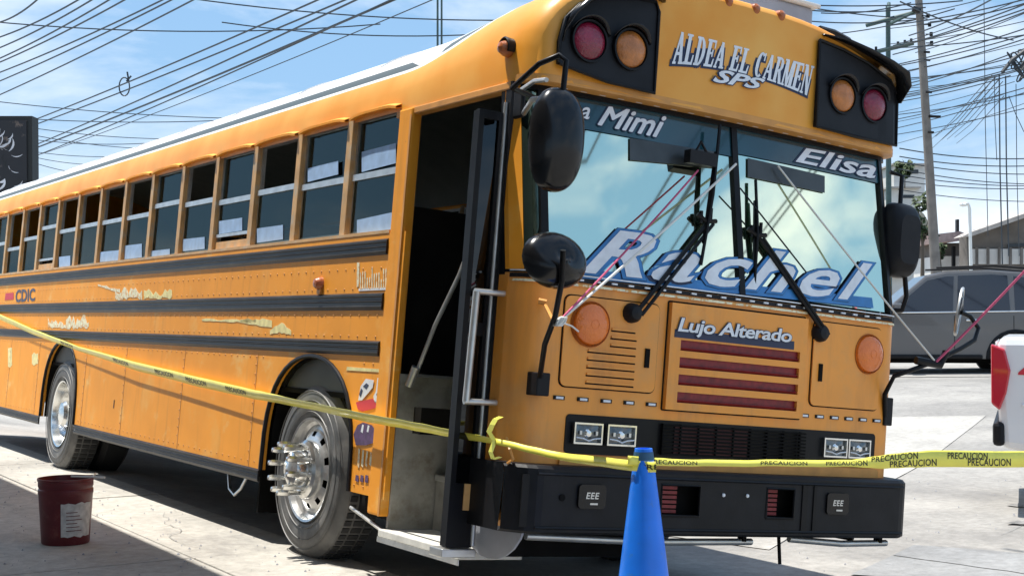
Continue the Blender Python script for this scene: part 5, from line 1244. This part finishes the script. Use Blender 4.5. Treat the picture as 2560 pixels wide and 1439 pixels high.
up2, a3, b3 = pole('utility_pole', 2221, 300, 2220, 16, 60, .13, .10, 'pole_green', 'slim dark green pole with two crossarms behind the bus roof corner')
for q in ([(2165, 64), (2292, 30)], [(2160, 137), (2284, 108)], [(2222, 10), (2222, 24)]): addl(up2, a3, [Pd(*q[0], 60), Pd(*q[1], 59)], .09, 'cross_arm', 'pole_green')
for x in (2170, 2190, 2245, 2262, 2278): addl(up2, a3, [Pd(x, 134-(x-2160)*.23, 59.5), Pd(x, 124-(x-2160)*.23, 59.5)], .06, 'insulator', 'blacksatin')
sl_, a4, _ = pole('street_lamp', 2427, 655, 2424, 520, 46, .055, .05, 'lamp_white', 'thin white street lamp before the low brown building', 'street lamp')
addl(sl_, a4, [Pd(2424, 522, 46), Pd(2421, 509, 46), Pd(2410, 508, 46)], .05, 'lamp_arm', 'lamp_white'); mb = MB(); ellipsoid(mb, Pd(2408, 512, 46)-a4, .16, .10, .06); mb.build('lamp_head', 'lamp_white', sl_, smooth=60)
for nm, x, y0, y1, dep in (('antenna_mast', 1094, 130, -40, 70), ('antenna_mast', 1104, 130, -40, 74)):
    o, a5, _ = pole(nm, x, y0, x, y1, dep, .07, .05, 'pole_green', 'thin antenna mast rising behind the bus roof, %s of the pair' % ('left' if x < 1100 else 'right'), 'mast')
# low building with a pitched roof at the right edge
bl = empty('low_building', Pd(2430, 700, 62), 'low brown building with a sloping sheet roof at right', 'building'); B0 = Pd(2430, 700, 62)
zg_ = gz(B0.x, B0.y)
def bp(x, y, dep): return Pd(x, y, dep)-B0
def quadbox(name, material, px, dep, th, parent):
    P = [bp(x, y, dep) for x, y in px]; Q = [bp(x, y, dep)+Vector((fw.x, fw.y, 0))*th for x, y in px]; k = len(P)
    mb = MB(); mb.add(P+Q, [tuple(range(k)), tuple(range(k, 2*k))[::-1]]+[(i, (i+1) % k, k+(i+1) % k, k+i) for i in range(k)]); return mb.build(name, material, parent)
quadbox('wall', 'plaster2', [(2425, 590), (2600, 531), (2900, 430), (2900, 830), (2425, 830)], 62, 1.5, bl)
quadbox('roof', 'roofsheet', [(2405, 592), (2425, 581), (2580, 527), (2900, 416), (2900, 430), (2580, 538), (2430, 590)], 61.3, 1.2, bl)
quadbox('pale_wall_band', 'plaster', [(2432, 622), (2700, 622), (2700, 660), (2432, 660)], 61.9, .08, bl)
for k in range(6): quadbox('wall_pilaster', 'plaster2', [(2440+k*28, 618), (2446+k*28, 618), (2446+k*28, 662), (2440+k*28, 662)], 61.7, .1, bl)
quadbox('window', 'winhole', [(2520, 610), (2600, 606), (2600, 614), (2520, 618)], 61.9, .08, bl)
h2_ = empty('market_stall', Pd(2380, 700, 66), 'small open shed with a pinkish flat roof left of the low building', 'shed'); B0 = Pd(2380, 700, 66)
quadbox('wall', 'plaster', [(2345, 640), (2425, 640), (2425, 830), (2345, 830)], 66, 4, h2_)
quadbox('upper_wall', 'plaster2', [(2346, 608), (2424, 606), (2424, 640), (2346, 640)], 66.3, 3.5, h2_)
quadbox('roof', mat('faded pink roof', (.42, .30, .27), .7, var=.2), [(2340, 585), (2400, 578), (2432, 590), (2400, 602), (2345, 606)], 64.8, 6, h2_)
quadbox('post', 'blacksatin', [(2382, 615), (2389, 615), (2389, 665), (2382, 665)], 65.6, .2, h2_)
quadbox('chimney_pipe', 'blacksatin', [(2393, 548), (2398, 548), (2398, 580), (2393, 580)], 66, .3, h2_)
# hillside houses behind the bus mirror
for k, (x0, x1, y0, y1, dep, wins) in enumerate(((2225, 2300, 470, 560, 120, [(2252, 2286, 455+32, 463+32)]), (2235, 2312, 412, 466, 140, [(2250, 2268, 418, 436), (2272, 2296, 424, 434)]), (2262, 2330, 630, 720, 90, [(2285, 2302, 655, 690)]), (2228, 2262, 690, 760, 80, [(2236, 2250, 735, 755)]))):
    P0 = Pd((x0+x1)/2, y1, dep); B0 = P0.copy(); g = gz(P0.x, P0.y)
    lab = ['white hillside house with one dark window behind the bus mirror', 'highest white house with two dark windows beside the utility pole', 'white van-height house left of the pole base above the SUV', 'small white house wall above the SUV door mirror'][k]
    o = empty('house', P0, lab, 'house')
    yb = y1+(30 if k < 2 else 0); quadbox('wall', 'plaster', [(x0, y0), (x1, y0), (x1, yb), (x0, yb)], dep, 6, o)
    quadbox('roof', 'roofsheet', [(x0-3, y0-4), (x1+3, y0-4), (x1+3, y0), (x0-3, y0)], dep-.5, 7, o)
    for (a, b, c_, d) in wins: quadbox('window', 'winhole', [(a, c_), (b, c_), (b, d), (a, d)], dep-.06, .05, o)
# hill the houses stand on
mb = MB(); rows = []
for i in range(25):
    x = 1500+i*45; row = []
    for k, (y, dep) in enumerate(((790, 75), (700, 90), (590+20*sin(i*.7), 130), (520+18*sin(i*.9+1), 170), (505+18*sin(i*.9+1), 220))):
        if x > 2280: y = y+(x-2280)*1.6 if k > 0 else y
        row.append(tuple(Pd(x, min(y, 790), dep)))
    rows.append(row)
mb.grid(rows); struct(mb.build('hill', mat('hillside scrub', (.085, .085, .055), .9, var=.5, vscale=.3), smooth=60))
# trees
def tree(name, base, h, r, label, seed, nleaf=900, leaf=.16):
    rr = random.Random(seed); o = empty(name, base, label, 'tree')
    mb = MB(); mb.tube([(0, 0, 0), (.05*h*.2, 0, h*.35), (0, .03*h, h*.7)], [.05*h*.5, .035*h*.5, .015*h], 8)
    for k in range(6):
        a = rr.uniform(0, 6.28); mb.tube([(0, 0, h*(.3+.06*k)), (cos(a)*r*.4, sin(a)*r*.4, h*(.45+.07*k)), (cos(a)*r*.75, sin(a)*r*.75, h*(.55+.07*k))], [.02*h*.5, .012*h*.5, .006*h*.5], 5)
    mb.build('trunk', 'bark', o, smooth=60)
    mb = MB(); cl = [(rr.uniform(-r, r)*.7, rr.uniform(-r, r)*.7, rr.uniform(.45, .95)*h, rr.uniform(.25, .5)*r) for _ in range(14)]
    for k in range(nleaf):
        c_ = rr.choice(cl); d = Vector((rr.gauss(0, 1), rr.gauss(0, 1), rr.gauss(0, .8))).normalized()*c_[3]*rr.uniform(.6, 1.05)
        p = Vector(c_[:3])+d; u = Vector((rr.gauss(0, 1), rr.gauss(0, 1), rr.gauss(0, 1))).normalized(); w = u.orthogonal().normalized(); s = leaf*rr.uniform(.6, 1.3)
        mb.add([p-u*s, p+w*s*.5, p+u*s, p-w*s*.5], [(0, 1, 2, 3)])
    mb.build('crown', 'leaf', o, recalc=False, kind='stuff')
def tree_at(x, yb, yt, dep, label, seed, rpx, **k):
    b = Pd(x, yb, dep); t = Pd(x, yt, dep); tree('street_tree', b, t.z-b.z, rpx*dep/FOC, label, seed, **k)
tree_at(2306, 690, 480, 50, 'thin tree with sparse foliage between the bus mirror and the pole', 1, 30, nleaf=700, leaf=.11)
tree_at(2262, 470, 405, 95, 'small dark bush above the hillside houses beside the bus corner', 2, 26, nleaf=500, leaf=.2)
tree_at(2352, 700, 605, 64, 'low dusty shrub right behind the base of the utility pole', 3, 14, nleaf=300, leaf=.10)

# ================================================================== BILLBOARD
bd = 26.; B0 = Pd(20, 785, bd); B0.z = gz(B0.x, B0.y)
bb = empty('billboard', B0, 'tall billboard with a dark painted picture at the left edge behind the bus', 'billboard')
quadbox('panel_frame', 'billdark', [(-330, 290), (80, 290), (82, 560), (-330, 560)], bd, .35, bb)
quadbox('panel_print', 'billtan', [(-320, 300), (66, 300), (68, 550), (-320, 550)], bd-.03, .028, bb)
rb = random.Random(11)
for k in range(34):                            # loose grey brush strokes of the mural
    x = rb.uniform(-20, 60) if k < 24 else rb.uniform(-300, -20); y = rb.uniform(315, 470); a = rb.uniform(.6, 2.4); l = rb.uniform(15, 38); w = rb.uniform(2, 5)
    if x+l*abs(cos(a)) > 64: x -= 20
    pts = []
    for i in range(7):
        t = i/6; aa = a+.9*t*(1 if k % 2 else -1); pts.append((x+l*t*cos(aa), y+l*t*sin(aa), w*sin(pi*(t*.9+.05))))
    P = [bp(px_-w_*.5, py_-w_*.5, bd-.034-.002*(k % 5)) for px_, py_, w_ in pts]+[bp(px_+w_*.5, py_+w_*.5, bd-.034-.002*(k % 5)) for px_, py_, w_ in reversed(pts)]
    mb = MB(); n7 = len(pts); mb.add(P, [(i, i+1, 2*n7-2-i, 2*n7-1-i) for i in range(n7-1)]); mb.build('mural_stroke', 'billwhite' if k % 4 else 'billdark', bb, recalc=False)
for x in (-200, -40): quadbox('support_post', 'billdark', [(x, 560), (x+14, 560), (x+14, 830), (x, 830)], bd+.1, .12, bb)

# ================================================================== OVERHEAD CABLES
ORD = 'first second third fourth fifth sixth seventh eighth ninth tenth eleventh twelfth thirteenth fourteenth fifteenth sixteenth seventeenth eighteenth nineteenth twentieth'.split()
ORD += ['twenty-'+w for w in ORD[:9]]+['thirtieth']+['thirty-'+w for w in ORD[:9]]
def cable(p1, p2, h1, h2=None, r=.014, ext=(.6, .5), sag=.15, label='black overhead cable crossing the sky above the bus', group=None, curve=None):
    h2 = h2 or h1; a, b = wpx(*p1, h1), wpx(*p2, h2)
    d = b-a; A, B = a-d*ext[0], b+d*ext[1]; pts = []
    for i in range(17):
        t = i/16; p = A.lerp(B, t); p.z -= sag*4*t*(1-t); pts.append(p)
    mb = MB(); mb.tube(pts, r, 4, cap=False); o = mb.build('overhead_cable', 'cable', None, smooth=60); tag(o, label, 'cable', group); return o
gA = 'cables in the upper left sky'; gB = 'cables running down to the billboard'; gC = 'faint cables low over the bus roof'; gD = 'cables at the right by the poles'; gE = 'level cables low at the right'
for n_, (a, b) in enumerate((((0, 40), (75, 0)), ((0, 78), (170, 0)), ((0, 105), (200, 3)), ((0, 132), (245, 2)), ((0, 142), (285, 0)), ((0, 168), (350, 13)), ((0, 190), (400, 0)), ((0, 225), (455, 0)))):
    cable(a, b, 7.2, r=.016, label='%s slanting cable counted from the upper left corner of the sky' % ORD[n_], group=gA)
for n_, (a, b, r) in enumerate((((85, 290), (640, 50), .016), ((85, 303), (640, 76), .016), ((85, 355), (640, 100), .017), ((85, 363), (640, 131), .022), ((130, 365), (640, 138), .015), ((180, 350), (640, 168), .010))):
    cable(a, b, 6.6, r=r, ext=(.5, .7), label='%s cable from the top among those running from the billboard to top centre' % ORD[n_], group=gB)
for n_, (a, b) in enumerate((((640, 0), (1280, 27)), ((0, 40), (640, 54)), ((700, 58), (1180, 64)), ((0, 243), (580, 280)), ((85, 287), (560, 285)), ((85, 310), (420, 333)), ((85, 328), (360, 358)), ((90, 340), (350, 345)), ((85, 370), (300, 378)), ((90, 385), (260, 400)), ((90, 400), (230, 424)))):
    cable(a, b, 9., r=.018, ext=(.3, .5), sag=.3, label='%s from the top of the nearly level cables left above the bus roof' % ORD[n_], group=gC)
R1 = [((2330, 62), (2460, 0)), ((2400, 38), (2560, 0)), ((2370, 100), (2560, 25)), ((2330, 134), (2560, 64)), ((2330, 141), (2560, 80)), ((2330, 158), (2560, 90)), ((2325, 197), (2520, 130)), ((2325, 215), (2510, 170)), ((2325, 223), (2490, 182)), ((2240, 176), (2560, 100)), ((2255, 206), (2560, 128)), ((2260, 232), (2500, 178)), ((2260, 246), (2420, 212)), ((2250, 275), (2420, 233)), ((2325, 30), (2460, 76)), ((2240, 300), (2400, 262)), ((2330, 20), (2560, -40)), ((2330, 90), (2560, 45))]
rw = random.Random(21)
for _ in range(16): y = rw.uniform(40, 330); R1.append(((2330, y), (2560, y-rw.uniform(25, 95))))
R1.sort(key=lambda q: q[0][1]+(2330-q[0][0])*(q[1][1]-q[0][1])/(q[1][0]-q[0][0]))
for n_, (a, b) in enumerate(R1): cable(a, b, 8.2, r=(.017 if n_ % 3 else .011), ext=(.5, .6), sag=.1, label='%s cable from the top where the fan of cables crosses the thick pole' % ORD[n_], group=gD)
for n_, (a, b) in enumerate((((2000, 8), (2290, 4)), ((2080, 30), (2220, 14)), ((2020, 22), (2230, 20)), ((1960, 4), (2220, 36)), ((2030, 50), (2230, 48)), ((2100, 80), (2300, 40)))): cable(a, b, 9.5, r=.018, ext=(.2, .4), sag=.1, label='%s thin cable from the top between roof hatch and slim green pole' % ORD[n_], group='cables over the bus roof end')
for n_, (a, b) in enumerate((((2340, 375), (2560, 385)), ((2340, 395), (2560, 404)), ((2340, 410), (2560, 425)), ((2340, 430), (2560, 450)), ((2340, 442), (2560, 455)), ((2340, 455), (2560, 462)), ((2340, 480), (2560, 495)))): cable(a, b, 6.8, r=.022, ext=(.4, .5), sag=.2, label='%s from the top of the level cables above the low building' % ORD[n_], group=gE)
# dropping service lines and coils
dep = 34.
for k, (a, b) in enumerate((((2350, 330), (2490, 192)), ((2365, 338), (2500, 196)), ((2378, 338), (2507, 204)), ((2395, 335), (2497, 228)), ((2330, 345), (2480, 188)), ((2400, 350), (2510, 240)), ((2340, 360), (2470, 215)))):
    mb = MB(); A, B = Pd(*a, 60), Pd(*b, dep); A2 = A+(A-B)*.15; mb.tube([B, B.lerp(A2, .5)+Vector((0, 0, -.12)), A2], .010+.004*(k < 2), 4); tag(mb.build('service_drop_cable', 'cable', None), '%s slanting service cable from the left below the tangled coil' % ORD[[4, 0, 1, 2, 6, 3, 5].index(k)], 'cable', 'service cables below the coil')
for k, (x0, y0, x1, y1) in enumerate(((2498, 185, 2506, 660), (2514, 190, 2522, 640), (2460, 0, 2470, 590), (2522, 240, 2560, 330), (2486, 190, 2492, 400), (2540, 210, 2548, 640))):
    mb = MB(); mb.tube([Pd(x0, y0, dep), Pd((x0+x1)/2-2, (y0+y1)/2, dep), Pd(x1, y1, dep)], .016 if k < 2 else .009, 4); tag(mb.build('hanging_cable', 'cable', None), '%s cable from the left hanging down at the right edge' % ORD[[2, 1, 3, 0, 4, 5].index(k) if k < 6 else 0], 'cable', 'cables hanging at the right edge')
mb = MB(); rc = random.Random(4)
for k in range(9):
    cxp, cyp, rr_ = 2545+rc.uniform(-8, 22), 165+rc.uniform(-18, 18), rc.uniform(16, 32); ph = rc.uniform(0, 6)
    mb.tube([Pd(cxp+rr_*.7*cos(a+ph), cyp+rr_*sin(a), dep+.05*k) for a in [2*pi*i/20 for i in range(21)]], .018, 4)
mb.tube([Pd(2505, 182, dep), Pd(2530, 150, dep), Pd(2600, 100, dep)], .05, 6)
tag(mb.build('cable_coil', 'cable', None), 'tangled coil of black cables at the upper right edge', 'cable coil')
mb = MB(); c0 = wpx(313, 213, 6.6); dpl = (c0-CW).dot(fw)
mb.tube([Pd(311+13*cos(a), 217+23*sin(a), dpl) for a in [2*pi*i/18 for i in range(19)]], .016, 5); mb.tube([Pd(322, 205, dpl), Pd(318, 180, dpl)], .02, 5); mb.tube([Pd(316, 204, dpl), Pd(328, 190, dpl)], .02, 5)
tag(mb.build('cable_loop', 'cable', None), 'small loop of cable hanging from the wires above the bus rear', 'cable loop')
# street behind the camera: cables and a building the windshield mirrors
for k in range(10):
    mb = MB(); x = 2.2+k*1.05; zz = 7.2+.35*(k % 4); pts = []
    for i in range(25):
        t = i/24; pts.append((x+3*t, 3-56*t, zz-(.7+.2*(k % 3))*4*t*(1-t)))
    mb.tube(pts, .022, 4, cap=False); tag(mb.build('overhead_cable', 'cable', None, smooth=60), '%s street cable from the bus side, mirrored in the windshield' % ORD[k], 'cable', 'cables behind the camera')
